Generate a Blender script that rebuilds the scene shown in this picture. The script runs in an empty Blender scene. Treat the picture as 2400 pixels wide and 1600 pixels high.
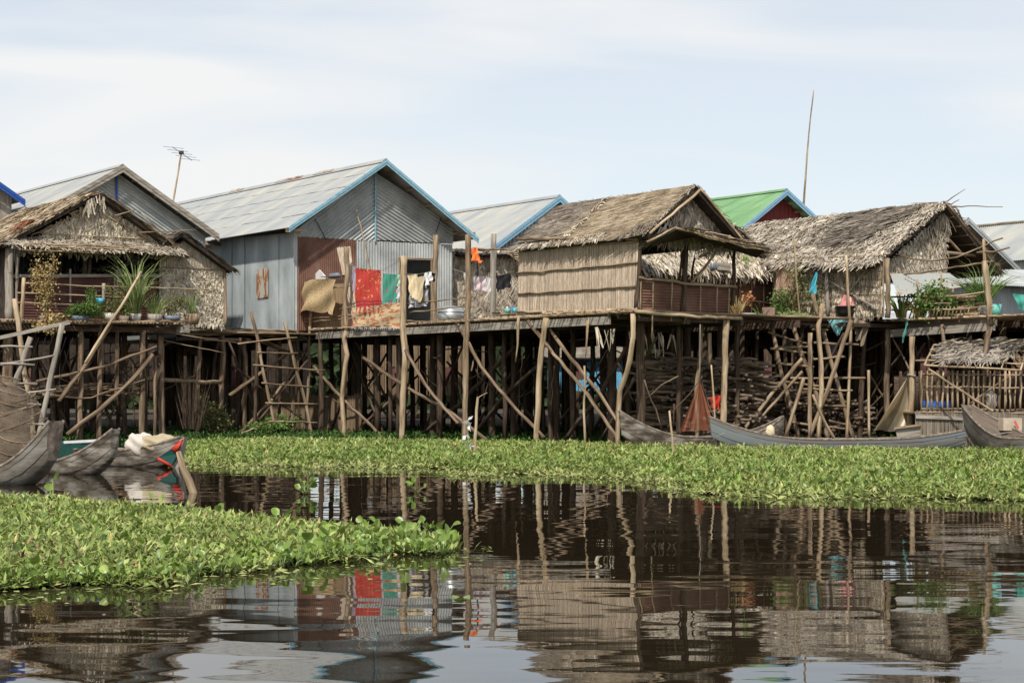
import bpy, math, random
import numpy as np
from mathutils import Vector as V
random.seed(7); rng = np.random.default_rng(7)
sc = bpy.context.scene
R = math.radians
# ---------------- camera, sky, sun, exposure ----------------
F = 4000.0; H = 1.5; YH = 910.0          # focal length in photo pixels (2400 wide), eye height, horizon row
cam = bpy.data.cameras.new('camera'); co = bpy.data.objects.new('camera', cam); sc.collection.objects.link(co)
cam.sensor_width = 36; cam.lens = F / 2400 * 36; co.location = (0, 0, H); co.rotation_euler = (R(90), 0, 0)
cam.shift_y = (YH - 800) / 2400; cam.clip_end = 3000; cam.clip_start = .1
sc.camera = co
SUN_EL, SUN_AZ = 51.0, -13.0                # sun high behind the camera
world = bpy.data.worlds.new("World"); sc.world = world; world.use_nodes = True
nt = world.node_tree; nt.nodes.clear(); N = nt.nodes.new; LK = nt.links.new
out = N('ShaderNodeOutputWorld'); bg = N('ShaderNodeBackground'); bg.inputs[1].default_value = .1
sky = N('ShaderNodeTexSky'); sky.sky_type = 'NISHITA'; sky.sun_disc = False
sky.sun_elevation = R(SUN_EL); sky.sun_rotation = R(180 - SUN_AZ); sky.air_density = 1.0; sky.dust_density = .6
tc = N('ShaderNodeTexCoord'); mp = N('ShaderNodeMapping'); mp.inputs['Scale'].default_value = (1.5, 1.5, 11); mp.inputs['Rotation'].default_value = (0, R(-7), 0)
mp.inputs['Location'].default_value = (1.15, 0, .35)
n1 = N('ShaderNodeTexNoise'); n1.inputs['Scale'].default_value = 1.25; n1.inputs['Detail'].default_value = 4; n1.inputs['Roughness'].default_value = .45; n1.inputs['Distortion'].default_value = .7
rp = N('ShaderNodeValToRGB'); rp.color_ramp.elements[0].position = .4; rp.color_ramp.elements[0].color = (.62, .62, .62, 1); rp.color_ramp.elements[1].position = .58; rp.color_ramp.elements[1].color = (1, 1, 1, 1)
sp = N('ShaderNodeSeparateXYZ'); mr = N('ShaderNodeMapRange'); mr.inputs[1].default_value = .3; mr.inputs[2].default_value = .8; mr.inputs[3].default_value = .98; mr.inputs[4].default_value = .3
mu = N('ShaderNodeMath'); mu.operation = 'MULTIPLY'
mx = N('ShaderNodeMix'); mx.data_type = 'RGBA'; mx.inputs[7].default_value = (6.75, 6.8, 6.8, 1)
LK(tc.outputs['Generated'], mp.inputs[0]); LK(mp.outputs[0], n1.inputs['Vector']); LK(n1.outputs['Fac'], rp.inputs[0])
LK(tc.outputs['Generated'], sp.inputs[0]); LK(sp.outputs[2], mr.inputs[0]); LK(rp.outputs[0], mu.inputs[0]); LK(mr.outputs[0], mu.inputs[1])
LK(mu.outputs[0], mx.inputs[0]); LK(sky.outputs[0], mx.inputs[6]); LK(mx.outputs[2], bg.inputs[0]); LK(bg.outputs[0], out.inputs[0])
sun = bpy.data.lights.new('sun', 'SUN'); sun.energy = 2.9; sun.angle = R(1.5); sun.color = (1, .955, .89)
so = bpy.data.objects.new('sun', sun); sc.collection.objects.link(so)
sd = V((math.sin(R(SUN_AZ)) * math.cos(R(SUN_EL)), -math.cos(R(SUN_AZ)) * math.cos(R(SUN_EL)), math.sin(R(SUN_EL))))
so.rotation_euler = sd.to_track_quat('Z', 'Y').to_euler(); so.location = (0, -20, 40)
vs = sc.view_settings; vs.view_transform = 'Standard'; vs.look = 'None'; vs.exposure = .43; vs.gamma = 1; vs.use_curve_mapping = False
sc.cycles.max_bounces = 5; sc.cycles.diffuse_bounces = 2; sc.cycles.glossy_bounces = 3; sc.cycles.transparent_max_bounces = 8; sc.cycles.caustics_reflective = False

# ---------------- geometry of the place ----------------
A0 = R(35.5)
U = V((math.cos(A0), math.sin(A0), 0)); W = V((-math.sin(A0), math.cos(A0), 0)); Z = V((0, 0, 1))   # gable direction, ridge direction
def at(px, py, Y): return V(((px - 1200) / F * Y, Y, H - (py - YH) / F * Y))
class Plane:                                # an upright plane; call it with a picture point to get the place on it
    def __init__(s, px, Y, d, o=None): s.o = o if o is not None else at(px, YH, Y); s.d = d
    def __call__(s, px, py, off=0):
        r = (px - 1200) / F; t = (r * s.o.y - s.o.x) / (s.d.x - r * s.d.y); y = s.o.y + t * s.d.y
        return V((s.o.x + t * s.d.x, y, H - (py - YH) / F * y))
    def sh(s, v): return Plane(0, 0, s.d, s.o + v)
def L3(a, b, t): return a + (b - a) * t
# ---------------- materials ----------------
MATS = {}
def mat(name, cols, rough=.8, scale=(3, 3, 3), detail=4, bump=0., bscale=None, isl=0., metal=0., transl=0., alpha=1., src='gc', spec=.3, rampmid=(.3, .7), wave=None):
    m = bpy.data.materials.new(name); m.use_nodes = True; t = m.node_tree; b = t.nodes['Principled BSDF']; NN = t.nodes.new; K = t.links.new
    at_ = NN('ShaderNodeAttribute'); at_.attribute_name = 'gc'
    if src == 'obj':
        tcn = NN('ShaderNodeTexCoord'); cv = tcn.outputs['Object']
    else: cv = at_.outputs['Vector']
    mpn = NN('ShaderNodeMapping'); mpn.inputs['Scale'].default_value = scale; K(cv, mpn.inputs[0])
    no = NN('ShaderNodeTexNoise'); no.inputs['Scale'].default_value = 1; no.inputs['Detail'].default_value = detail; no.inputs['Roughness'].default_value = .62; K(mpn.outputs[0], no.inputs['Vector'])
    r = NN('ShaderNodeValToRGB'); e = r.color_ramp.elements
    n = len(cols); lo, hi = rampmid
    while len(e) < n: e.new(.5)
    for i, c in enumerate(cols): e[i].position = lo + (hi - lo) * i / max(1, n - 1); e[i].color = (*c, 1)
    K(no.outputs['Fac'], r.inputs[0]); colo = r.outputs[0]
    if isl:
        g = NN('ShaderNodeNewGeometry'); mr_ = NN('ShaderNodeMapRange'); mr_.inputs[3].default_value = 1 - isl; mr_.inputs[4].default_value = 1 + isl
        K(g.outputs['Random Per Island'], mr_.inputs[0]); mm = NN('ShaderNodeVectorMath'); mm.operation = 'SCALE'; K(colo, mm.inputs[0]); K(mr_.outputs[0], mm.inputs['Scale']); colo = mm.outputs[0]
    K(colo, b.inputs['Base Color']); b.inputs['Roughness'].default_value = rough; b.inputs['Metallic'].default_value = metal
    b.inputs['Specular IOR Level'].default_value = spec
    if bump:
        bn = NN('ShaderNodeTexNoise'); bn.inputs['Scale'].default_value = 1; bn.inputs['Detail'].default_value = 3
        mp2 = NN('ShaderNodeMapping'); mp2.inputs['Scale'].default_value = bscale or scale; K(cv, mp2.inputs[0]); K(mp2.outputs[0], bn.inputs['Vector'])
        bb = NN('ShaderNodeBump'); bb.inputs['Strength'].default_value = 1; bb.inputs['Distance'].default_value = bump; K(bn.outputs['Fac'], bb.inputs['Height']); K(bb.outputs[0], b.inputs['Normal'])
    last = b.outputs[0]; om = t.nodes['Material Output']
    if transl:
        tr = NN('ShaderNodeBsdfTranslucent'); K(colo, tr.inputs[0]); ms = NN('ShaderNodeMixShader'); ms.inputs[0].default_value = transl; K(last, ms.inputs[1]); K(tr.outputs[0], ms.inputs[2]); last = ms.outputs[0]
    if alpha < 1:
        tp = NN('ShaderNodeBsdfTransparent'); ms = NN('ShaderNodeMixShader'); ms.inputs[0].default_value = alpha; K(tp.outputs[0], ms.inputs[1]); K(last, ms.inputs[2]); last = ms.outputs[0]
    K(last, om.inputs[0]); MATS[name] = m; return m
wood = mat('weathered_wood', [(.085, .056, .032), (.27, .19, .115), (.47, .36, .235)], .85, (12, 12, 1.3), detail=8, bump=.008, bscale=(30, 30, 4), isl=.2, rampmid=(.33, .66))
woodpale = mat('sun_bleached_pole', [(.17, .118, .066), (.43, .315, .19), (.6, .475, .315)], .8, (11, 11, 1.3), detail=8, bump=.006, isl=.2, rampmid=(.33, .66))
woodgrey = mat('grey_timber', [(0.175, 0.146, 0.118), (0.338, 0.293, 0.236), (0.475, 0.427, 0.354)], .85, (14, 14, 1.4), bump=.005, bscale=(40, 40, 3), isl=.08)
wooddark = mat('shade_dark_wood', [(.03, .019, .011), (.085, .056, .036), (.15, .105, .07)], .9, (20, 20, 2), bump=.005, isl=.2)  # darker wood copy, shade under decks and roofs put into the colour
thatch_g = mat('grey_thatch', [(.23, .185, .135), (.43, .365, .275), (.63, .55, .43)], .9, (1.6, 1.6, 1.6), isl=.38)
thatch_t = mat('tan_thatch', [(.22, .16, .1), (.4, .31, .2), (.54, .44, .31)], .9, (2, 2, 2), isl=.4)
thatch_p = mat('pale_leaf', [(.3, .245, .17), (.53, .45, .33), (.7, .62, .49)], .85, (3, 3, 3), isl=.45)
thatch_d = mat('dark_thatch', [(.1, .08, .06), (.2, .165, .125), (.3, .255, .2)], .95, (3, 3, 3), isl=.4)
reed = mat('reed', [(.36, .28, .2), (.49, .39, .285), (.61, .505, .385)], .8, (30, 30, 4.5), isl=.3, rampmid=(.38, .62))
reedb = mat('brown_reed', [(.13, .085, .05), (.21, .145, .085), (.28, .2, .125)], .85, (30, 30, 1.2), isl=.25)
slab_d = mat('shade_dark_thatch', [(.02, .015, .01), (.05, .035, .025), (.07, .055, .04)], .95, (5, 5, 5))  # near-black, so shade under thatch and inside huts sits in the colour
galv = mat('galvanised_sheet', [(.28, .29, .275), (.43, .445, .42), (.57, .58, .55)], .55, (.5, 1.6, .8), detail=6, metal=.15, spec=.4, isl=.05, bump=.02, bscale=(2.2, 2.2, 2.2))
galvr = mat('pale_roof_sheet', [(.3, .31, .295), (.39, .395, .37), (.52, .48, .38)], .5, (.35, 1.3, .5), detail=6, metal=.1, spec=.5)
galvb = mat('bluish_sheet', [(.25, .275, .27), (.39, .425, .42), (.54, .565, .55)], .55, (1.2, 1.2, .5), detail=6, metal=.15, spec=.4)
rust = mat('rusty_sheet', [(.115, .056, .038), (.195, .1, .068), (.27, .155, .11)], .8, (1.3, 1.3, 1.3), detail=6)
rustd = mat('dark_rusty_sheet', [(0.065, 0.031, 0.026), (0.130, 0.058, 0.046), (0.208, 0.111, 0.078)], .8, (1.5, 1.5, 2.5), detail=6)
rustpatch = mat('rust_streaked_plate', [(.42, .4, .34), (.44, .4, .33), (.3, .13, .05), (.24, .09, .035)], .7, (4, 4, 1.6), detail=6, rampmid=(.42, .62))
trimblue = mat('pale_blue_paint', [(.2, .38, .46), (.27, .48, .57), (.36, .56, .62)], .5, (6, 6, 6))
bracew = mat('shaded_brown_pole', [(.055, .036, .022), (.18, .122, .075), (.34, .25, .165)], .88, (12, 12, 1.3), detail=8, bump=.008, isl=.25, rampmid=(.33, .66))  # pole wood darkened, the shade below the decks is in its colour
trimblue2 = mat('blue_paint', [(.2, .38, .52), (.29, .48, .62)], .5, (6, 6, 6))
cobalt = mat('cobalt_paint', [(.02, .07, .28), (.03, .1, .4)], .5, (6, 6, 6))
greenroof = mat('green_roof_paint', [(.13, .26, .11), (.18, .33, .15), (.25, .4, .21)], .5, (.5, 2, .5), detail=5)
redwall = mat('dark_red_paint', [(.14, .02, .018), (.2, .03, .025)], .6, (1, 1, 1))
leaf1 = mat('spinach_leaf', [(.13, .165, .035), (.25, .325, .07), (.45, .5, .16)], .45, (1.1, 1.1, 1.1), isl=.45, transl=.25, spec=.4)
leaf2 = mat('hyacinth_leaf', [(.1, .165, .03), (.21, .31, .055), (.42, .5, .14)], .35, (5, 5, 5), isl=.35, transl=.3, spec=.5)
leafdry = mat('dry_leaf', [(.25, .15, .05), (.42, .3, .12), (.55, .45, .22)], .8, (5, 5, 5), isl=.4)
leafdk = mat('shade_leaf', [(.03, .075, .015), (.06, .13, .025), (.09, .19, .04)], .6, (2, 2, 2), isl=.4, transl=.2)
leafb = mat('bright_bush_leaf', [(.07, .13, .025), (.13, .22, .05), (.21, .3, .08)], .55, (6, 6, 6), isl=.4, transl=.25)
leafg = mat('grass_blade', [(.17, .25, .08), (.3, .38, .13), (.45, .5, .23)], .55, (3, 3, 3), isl=.35, transl=.25)
leafo = mat('olive_stem', [(.12, .13, .04), (.22, .21, .08), (.3, .27, .13)], .7, (3, 3, 3), isl=.35, transl=.2)
matbase = mat('dark_leaf_underlay', [(.02, .03, .008), (.045, .06, .015), (.07, .075, .025)], .9, (6, 6, 6), bump=.03)  # dark sheet colour standing in for shade between the leaves
mud = mat('mud', [(.05, .038, .025), (.09, .07, .045), (.12, .095, .065)], .9, (.7, .7, .7), detail=8, bump=.05)
boatgrey = mat('tarred_grey_boat', [(.06, .046, .033), (.17, .14, .105), (.36, .33, .275)], .8, (2.2, 2.2, 7), detail=8, bump=.02, src='obj', rampmid=(.38, .62))
boatblue = mat('faded_blue_boat', [(.12, .1, .08), (.2, .18, .155), (.2, .235, .235), (.3, .33, .32)], .7, (1.6, 5, 5), detail=8, bump=.005)
boatbrown = mat('brown_boat_wood', [(.08, .06, .045), (.22, .17, .13), (.4, .33, .26)], .8, (3, 9, 9), detail=7, bump=.006)
def flat(name, c, rough=.7, var=.15, **k): return mat(name, [tuple(x * (1 - var) for x in c), tuple(min(1, x * (1 + var)) for x in c)], rough, (6, 6, 6), **k)
white = flat('white_cloth', (.72, .7, .68)); redp = flat('red_paint', (.6, .05, .03)); greenp = flat('dark_green_paint', (.015, .075, .06)); black = flat('black_cloth', (.02, .018, .02)); orange = flat('orange_cloth', (.85, .2, .05))
cream = flat('cream_cloth', (.72, .58, .36)); bluebag = flat('turquoise_plastic', (.1, .48, .6), .4); teal = flat('teal_plastic', (.16, .5, .42), .4); aqua = flat('aqua_sheet', (.3, .62, .62), .35, transl=.3); tarp = flat('grey_brown_tarp', (.25, .2, .14))
alu = mat('aluminium', [(.5, .5, .47), (.65, .65, .62)], .35, (5, 5, 5), metal=.7, spec=.6); pink = flat('pink_plastic', (.75, .3, .28), .45); soot = flat('sooty_metal', (.035, .033, .03), .6, .5); steel = flat('grey_steel', (.2, .24, .3), .4)
sackw = flat('white_sack', (.62, .56, .47)); sackt = flat('tan_sack', (.45, .37, .23)); pot_w = flat('pale_pot', (.5, .47, .42)); greyb = flat('grey_blue_cloth', (.2, .22, .3)); foam = flat('white_foam', (.8, .79, .76))
netred = mat('rust_red_net', [(.5, .17, .09), (.6, .25, .14)], .8, (8, 8, 8), alpha=.62, transl=.3); netbrown = mat('brown_net', [(.2, .15, .1), (.34, .26, .19)], .9, (6, 6, 6), alpha=.33)
plast = mat('yellowed_plastic', [(.6, .56, .48), (.52, .4, .22), (.42, .28, .12)], .35, (2, 1.6, 2), alpha=.93, transl=.3, spec=.6)
lilac = flat('lilac_paint', (.35, .42, .5)); housebl = flat('light_blue_house', (.15, .42, .62)); rope = flat('rope', (.3, .27, .22)); cardb = flat('cardboard', (.55, .45, .33)); bluep = flat('blue_plastic', (.05, .16, .5), .4)

# ---------------- mesh building ----------------
class MB:
    def __init__(s): s.v = []; s.g = []; s.f = []; s.n = 0; s.sm = False
    def add(s, vs_, fs, gc=None):
        vs_ = np.asarray([tuple(p) for p in vs_] if not isinstance(vs_, np.ndarray) else vs_, dtype=np.float32)
        g = vs_ if gc is None else np.asarray(gc, dtype=np.float32)
        s.v.append(vs_); s.g.append(g)
        if isinstance(fs, np.ndarray): s.f.append(fs + s.n)
        else:
            by = {}
            for f in fs: by.setdefault(len(f), []).append(f)
            for f in by.values(): s.f.append(np.array(f, dtype=np.int64) + s.n)
        s.n += len(vs_); return s
    def hexa(s, b, t):                      # four bottom points, four top points
        gc0 = random.uniform(0, 50); o = b[0]; e1 = (b[1] - b[0]); e2 = (b[3] - b[0]); e3 = (t[0] - b[0])
        ls = sorted([(e1.length, 0), (e2.length, 1), (e3.length, 2)])[-1][1]; es = [e1, e2, e3]; ax = es[ls].normalized()
        others = [e.normalized() if e.length > 1e-6 else Z for i, e in enumerate(es) if i != ls]
        gc = [((p - o).dot(others[0]), (p - o).dot(others[1]), (p - o).dot(ax) + gc0) for p in list(b) + list(t)]
        return s.add(list(b) + list(t), [(0, 3, 2, 1), (4, 5, 6, 7), (0, 1, 5, 4), (1, 2, 6, 5), (2, 3, 7, 6), (3, 0, 4, 7)], gc)
    def bar(s, p, q, w, h, up=Z):           # squared timber from p to q
        d = (q - p).normalized(); x = d.cross(up)
        if x.length < 1e-3: x = d.cross(V((1, 0, 0)))
        x.normalize(); y = x.cross(d); x = x * w / 2; y = y * h / 2
        return s.hexa([p - x - y, p + x - y, p + x + y, p - x + y], [q - x - y, q + x - y, q + x + y, q - x + y])
    def slab(s, a, b, c, d, th):
        n = (b - a).cross(d - a).normalized() * th
        return s.hexa([a, b, c, d], [a - n, b - n, c - n, d - n])
    def box(s, c, x, y, z, yaw=0.):
        ca, sa = math.cos(yaw), math.sin(yaw); ex = V((ca, sa, 0)) * x / 2; ey = V((-sa, ca, 0)) * y / 2
        return s.hexa([c - ex - ey, c + ex - ey, c + ex + ey, c - ex + ey], [p + Z * z for p in (c - ex - ey, c + ex - ey, c + ex + ey, c - ex + ey)])
    def tube(s, pts, r0, r1=None, n=7, jit=0., seg=.3, knob=.0):
        r1 = r0 if r1 is None else r1; P = [V(p) for p in pts]; ls = [0]
        for i in range(1, len(P)): ls.append(ls[-1] + (P[i] - P[i - 1]).length)
        T = ls[-1]; m = max(2, int(T / seg) + 1); Q = []; k = 0
        for i in range(m + 1):
            x = T * i / m
            while k < len(ls) - 2 and x > ls[k + 1]: k += 1
            Q.append(P[k].lerp(P[k + 1], (x - ls[k]) / max(1e-6, ls[k + 1] - ls[k])))
        if jit:
            for i in range(1, m): Q[i] = Q[i] + V((random.gauss(0, jit), random.gauss(0, jit), random.gauss(0, jit)))
        vs_ = []; gc = []; g0 = random.uniform(0, 90); xa = None
        for i, q in enumerate(Q):
            d = (Q[min(m, i + 1)] - Q[max(0, i - 1)]).normalized()
            if xa is None: xa = d.cross(V((.3, .2, 1)) if abs(d.z) < .9 else V((1, .1, 0)))
            xa = (xa - d * xa.dot(d)).normalized(); ya = d.cross(xa)
            r = (r0 + (r1 - r0) * i / m) * (1 + random.uniform(-knob, knob))
            for j in range(n):
                a = 2 * math.pi * j / n; vs_.append(q + (xa * math.cos(a) + ya * math.sin(a)) * r); gc.append((math.cos(a) * r, math.sin(a) * r, T * i / m + g0))
        fs = [(i * n + j, i * n + (j + 1) % n, (i + 1) * n + (j + 1) % n, (i + 1) * n + j) for i in range(m) for j in range(n)]
        s.add(vs_, fs + [tuple(range(n))[::-1], tuple(m * n + j for j in range(n))], gc); s.sm = True; return s
    def lathe(s, c, prof, n=20, ax=Z, cap=True):
        xa = ax.cross(V((1, 0, 0)) if abs(ax.x) < .9 else V((0, 1, 0))).normalized(); ya = ax.cross(xa); vs_ = []
        for r, h in prof:
            for j in range(n): a = 2 * math.pi * j / n; vs_.append(c + (xa * math.cos(a) + ya * math.sin(a)) * r + ax * h)
        m = len(prof) - 1
        fs = [(i * n + j, i * n + (j + 1) % n, (i + 1) * n + (j + 1) % n, (i + 1) * n + j) for i in range(m) for j in range(n)]
        s.add(vs_, fs); s.sm = True; return s
    def grid(s, fn, nu, nv):                # fn(u,v)->point, gc = (u,v,0) in sheet units
        vs_ = []; gc = []
        for i in range(nu + 1):
            for j in range(nv + 1):
                u, v = i / nu, j / nv; vs_.append(fn(u, v)); gc.append((u, v, 0))
        s.add(vs_, [(i * (nv + 1) + j, (i + 1) * (nv + 1) + j, (i + 1) * (nv + 1) + j + 1, i * (nv + 1) + j + 1) for i in range(nu) for j in range(nv)], gc); s.sm = True; return s
    def build(s, name, m, parent=None, smooth=None, sharp=True):
        me = bpy.data.meshes.new(name); vv = np.concatenate(s.v); gg = np.concatenate(s.g)
        off = np.zeros(3)
        if parent is not None:
            w = parent.get('_w'); off = np.array(w if w is not None else (0, 0, 0))
        else: off = np.array([(vv[:, 0].min() + vv[:, 0].max()) / 2, (vv[:, 1].min() + vv[:, 1].max()) / 2, vv[:, 2].min()])
        me.vertices.add(len(vv)); me.vertices.foreach_set('co', (vv - off).astype(np.float32).ravel())
        nl = sum(f.size for f in s.f); nf = sum(len(f) for f in s.f)
        me.loops.add(nl); me.polygons.add(nf)
        me.loops.foreach_set('vertex_index', np.concatenate([f.ravel() for f in s.f]).astype(np.int32))
        tot = np.concatenate([np.full(len(f), f.shape[1]) for f in s.f]); st = np.concatenate([[0], np.cumsum(tot)[:-1]])
        me.polygons.foreach_set('loop_start', st.astype(np.int32)); me.polygons.foreach_set('loop_total', tot.astype(np.int32))
        sm = s.sm if smooth is None else smooth
        me.polygons.foreach_set('use_smooth', np.full(nf, bool(sm)))
        me.update(calc_edges=True)
        a = me.attributes.new('gc', 'FLOAT_VECTOR', 'POINT'); a.data.foreach_set('vector', gg.astype(np.float32).ravel())
        me.materials.append(m); me.validate()
        o = bpy.data.objects.new(name, me); sc.collection.objects.link(o)
        if parent is not None:
            o.parent = parent; pw = off
            if parent.type == 'MESH': pass
        else: o.location = V(off)
        o['_w'] = list(map(float, off)); ALL.append(o)
        return o
ALL = []
def tag(o, label=None, cat=None, group=None, kind=None):
    if label: o['label'] = label
    if cat: o['category'] = cat
    if group: o['group'] = group
    if kind: o['kind'] = kind
    return o
def thing(name, label, cat, loc, group=None):
    o = bpy.data.objects.new(name, None); sc.collection.objects.link(o); o.location = loc; o['_w'] = [float(x) for x in loc]; o.empty_display_size = .2; ALL.append(o)
    return tag(o, label, cat, group)
def struct(name, mb, m, **k): return tag(mb.build(name, m, **k), kind='structure')

def clip(poly, n, d, keep):                 # keep points with n.p*keep >= d*keep
    o = []
    for i, p in enumerate(poly):
        q = poly[(i + 1) % len(poly)]; a = (p.dot(n) - d) * keep; b = (q.dot(n) - d) * keep
        if a >= 0: o.append(p)
        if a * b < 0: o.append(p + (q - p) * (a / (a - b)))
    return o
def corr(mb, poly, across, pitch=.085, amp=.016, seg=6, ph=0., face=None):   # corrugated sheet cut to a flat outline
    nr = (poly[1] - poly[0]).cross(poly[2] - poly[0]).normalized()
    if nr.dot(face or V((0, -1, .4))) < 0: nr = -nr
    ax = (across - nr * across.dot(nr)).normalized(); us = [p.dot(ax) for p in poly]; lo, hi = min(us), max(us); st = pitch / seg
    k0, k1 = math.floor(lo / st), math.ceil(hi / st); prev = None
    for k in range(k0, k1):
        c = clip(clip(poly, ax, k * st, 1), ax, (k + 1) * st, -1)
        if len(c) < 3: continue
        vs_ = []
        for p in c:
            u = p.dot(ax); vs_.append(p + nr * amp * math.sin(2 * math.pi * u / pitch + ph))
        mb.add(vs_, [tuple(range(len(vs_)))])
    return mb
def tris_of(poly): return [(poly[0], poly[i], poly[i + 1]) for i in range(1, len(poly) - 1)]
def blades(mb, poly, down, n, L, w, lift=.04, spread=.25, rows=0, curl=.03, face=None, taper=.35, Lj=.4):
    tr = tris_of(poly); A = np.array([((b - a).cross(c - a)).length / 2 for a, b, c in tr]); N_ = int(n * A.sum())
    nr = (tr[0][1] - tr[0][0]).cross(tr[0][2] - tr[0][0]).normalized()
    if nr.dot(face or V((0, -1, .6))) < 0: nr = -nr
    idx = rng.choice(len(tr), N_, p=A / A.sum()); T = np.array([[tuple(x) for x in t] for t in tr])
    r1 = np.sqrt(rng.random(N_)); r2 = rng.random(N_)
    P = T[idx, 0] * (1 - r1)[:, None] + T[idx, 1] * (r1 * (1 - r2))[:, None] + T[idx, 2] * (r1 * r2)[:, None]
    d = np.array((down - nr * down.dot(nr)).normalized()); nn = np.array(nr); sd_ = np.cross(nn, d)
    if rows:
        q = P @ d; P += np.outer(np.floor(q / rows) * rows - q + rng.normal(0, rows * .08, N_), d)
    a = rng.normal(0, spread, N_); D = np.cos(a)[:, None] * d + np.sin(a)[:, None] * sd_; S = np.cos(a)[:, None] * sd_ - np.sin(a)[:, None] * d
    S = S + nn * rng.normal(0, .35, N_)[:, None]
    Ls = (L * (1 + rng.uniform(-Lj, Lj, N_)))[:, None]; ws = (w * (1 + rng.uniform(-.4, .4, N_)))[:, None] / 2
    P = P + nn * (rng.random(N_) * lift)[:, None]; c = rng.uniform(.2, 1.3, N_)[:, None] * curl
    M = P + D * Ls * .5 + nn * c; E = P + D * Ls + nn * (c * rng.uniform(-.6, 1.6, N_)[:, None])
    vs_ = np.stack([P - S * ws, P + S * ws, M - S * ws, M + S * ws, E - S * ws * taper, E + S * ws * taper], 1).reshape(-1, 3)
    b = np.arange(N_)[:, None] * 6; fs = np.concatenate([b + np.array([0, 1, 3, 2]), b + np.array([2, 3, 5, 4])])
    mb.add(vs_, fs); return mb
def reeds(mb, bl, br, tr_, tl, pitch=.025, jit=.03, depth=.007, face=None):
    n = int((br - bl).length / pitch); nr = (br - bl).cross(tl - bl).normalized()
    if nr.dot(face or V((0, -1, 0))) < 0: nr = -nr
    vs_ = []; fs = []; gc = []
    for i in range(n):
        t0, t1 = i / n, (i + 1) / n; tm = (t0 + t1) / 2; e0 = random.uniform(-jit, jit); e1 = random.uniform(-jit, jit); dd = nr * random.uniform(0, depth); k = len(vs_); sway = random.uniform(-.6, .6) / n
        for t, z in ((t0, 0), (tm, depth), (t1, 0)):
            bt = L3(bl, br, t + sway); tp = L3(tl, tr_, t); ax = (tp - bt).normalized()
            vs_ += [bt - ax * e0 + nr * z + dd, tp + ax * e1 + nr * z + dd]; g = random.uniform(0, 60) if t == t0 else g; gc += [(g, t, 0 + g), (g, t, (tp - bt).length + g)]
        fs += [(k, k + 2, k + 3, k + 1), (k + 2, k + 4, k + 5, k + 3)]
    mb.add(vs_, fs, gc); return mb
def pole(name, m, pts, r0, r1=None, parent=None, jit=.012, n=7, knob=.08, seg=.3): return MB().tube(pts, r0, r1, n, jit, seg, knob).build(name, m, parent)
def cloth(fn_corners, folds=5, amp=.05, sag=0., nu=26, nv=12, wav=.02, seed=0):
    tl, tr_, br, bl = fn_corners; nr = (tr_ - tl).cross(bl - tl).normalized(); rr = random.Random(seed); ph = rr.random() * 6
    def fn(u, v):
        p = L3(L3(tl, tr_, u), L3(bl, br, u), v)
        return p + nr * (amp * math.sin(folds * 6.28 * u + ph + 1.3 * v) * (.35 + .65 * v) + wav * math.sin(9 * v + 7 * u + ph)) - Z * (sag * math.sin(math.pi * u)) - Z * wav * .8 * math.sin(13 * u + ph) * v
    m = MB(); m.grid(fn, nu, nv); return m
# ---------------- setting: water, banks ----------------
def water_material():
    m = bpy.data.materials.new('lake_water'); m.use_nodes = True; t = m.node_tree; b = t.nodes['Principled BSDF']; NN = t.nodes.new; K = t.links.new
    b.inputs['Base Color'].default_value = (.022, .016, .009, 1); b.inputs['Roughness'].default_value = .012; b.inputs['IOR'].default_value = 1.42
    g = NN('ShaderNodeNewGeometry')
    def noise(sc_, det, rot=0):
        mp_ = NN('ShaderNodeMapping'); mp_.inputs['Scale'].default_value = sc_; mp_.inputs['Rotation'].default_value = (0, 0, R(rot)); K(g.outputs['Position'], mp_.inputs[0])
        n = NN('ShaderNodeTexNoise'); n.inputs['Scale'].default_value = 1; n.inputs['Detail'].default_value = det; n.inputs['Roughness'].default_value = .4; K(mp_.outputs[0], n.inputs['Vector']); return n.outputs['Fac']
    def mul(a, k):
        x = NN('ShaderNodeMath'); x.operation = 'MULTIPLY'; K(a, x.inputs[0])
        if isinstance(k, float): x.inputs[1].default_value = k
        else: K(k, x.inputs[1])
        return x.outputs[0]
    def add(a, c):
        x = NN('ShaderNodeMath'); x.operation = 'ADD'; K(a, x.inputs[0]); K(c, x.inputs[1]); return x.outputs[0]
    big = mul(noise((.55, .8, 1), 1, 8), .0095)
    mid = mul(noise((.9, 2.6, 1), 1, -6), .0021)
    # small wind ripples, stronger in patches and towards the right
    sp_ = NN('ShaderNodeSeparateXYZ'); K(g.outputs['Position'], sp_.inputs[0])
    mr_ = NN('ShaderNodeMapRange'); mr_.inputs[1].default_value = -2; mr_.inputs[2].default_value = 4; mr_.inputs[3].default_value = .25; mr_.inputs[4].default_value = 1; K(sp_.outputs[0], mr_.inputs[0])
    sm = mul(mul(noise((1.6, 9, 1), 2, 4), .0008), mul(noise((.18, .3, 1), 1), mr_.outputs[0]))
    bp = NN('ShaderNodeBump'); bp.inputs['Strength'].default_value = 1; bp.inputs['Distance'].default_value = 1; K(add(add(big, mid), sm), bp.inputs['Height']); K(bp.outputs[0], b.inputs['Normal'])
    return m
struct('water', MB().add([V((-400, -60, 0)), V((400, -60, 0)), V((400, 400, 0)), V((-400, 400, 0))], [(0, 1, 2, 3)]), water_material())
def ground_fn(u, v):
    x = -160 + 320 * u; y = 57 + 600 * v ** 2.2
    z = -.25 + min(1.0, (y - 57) / 8) * .45 + .15 * math.sin(x * .7) * math.sin(y * .5)
    if v == 0: z = -.6
    return V((x, y + (1.5 * math.sin(x * .45) if v < .2 else 0), z))
struct('ground', MB().grid(ground_fn, 120, 40), mud)

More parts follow.
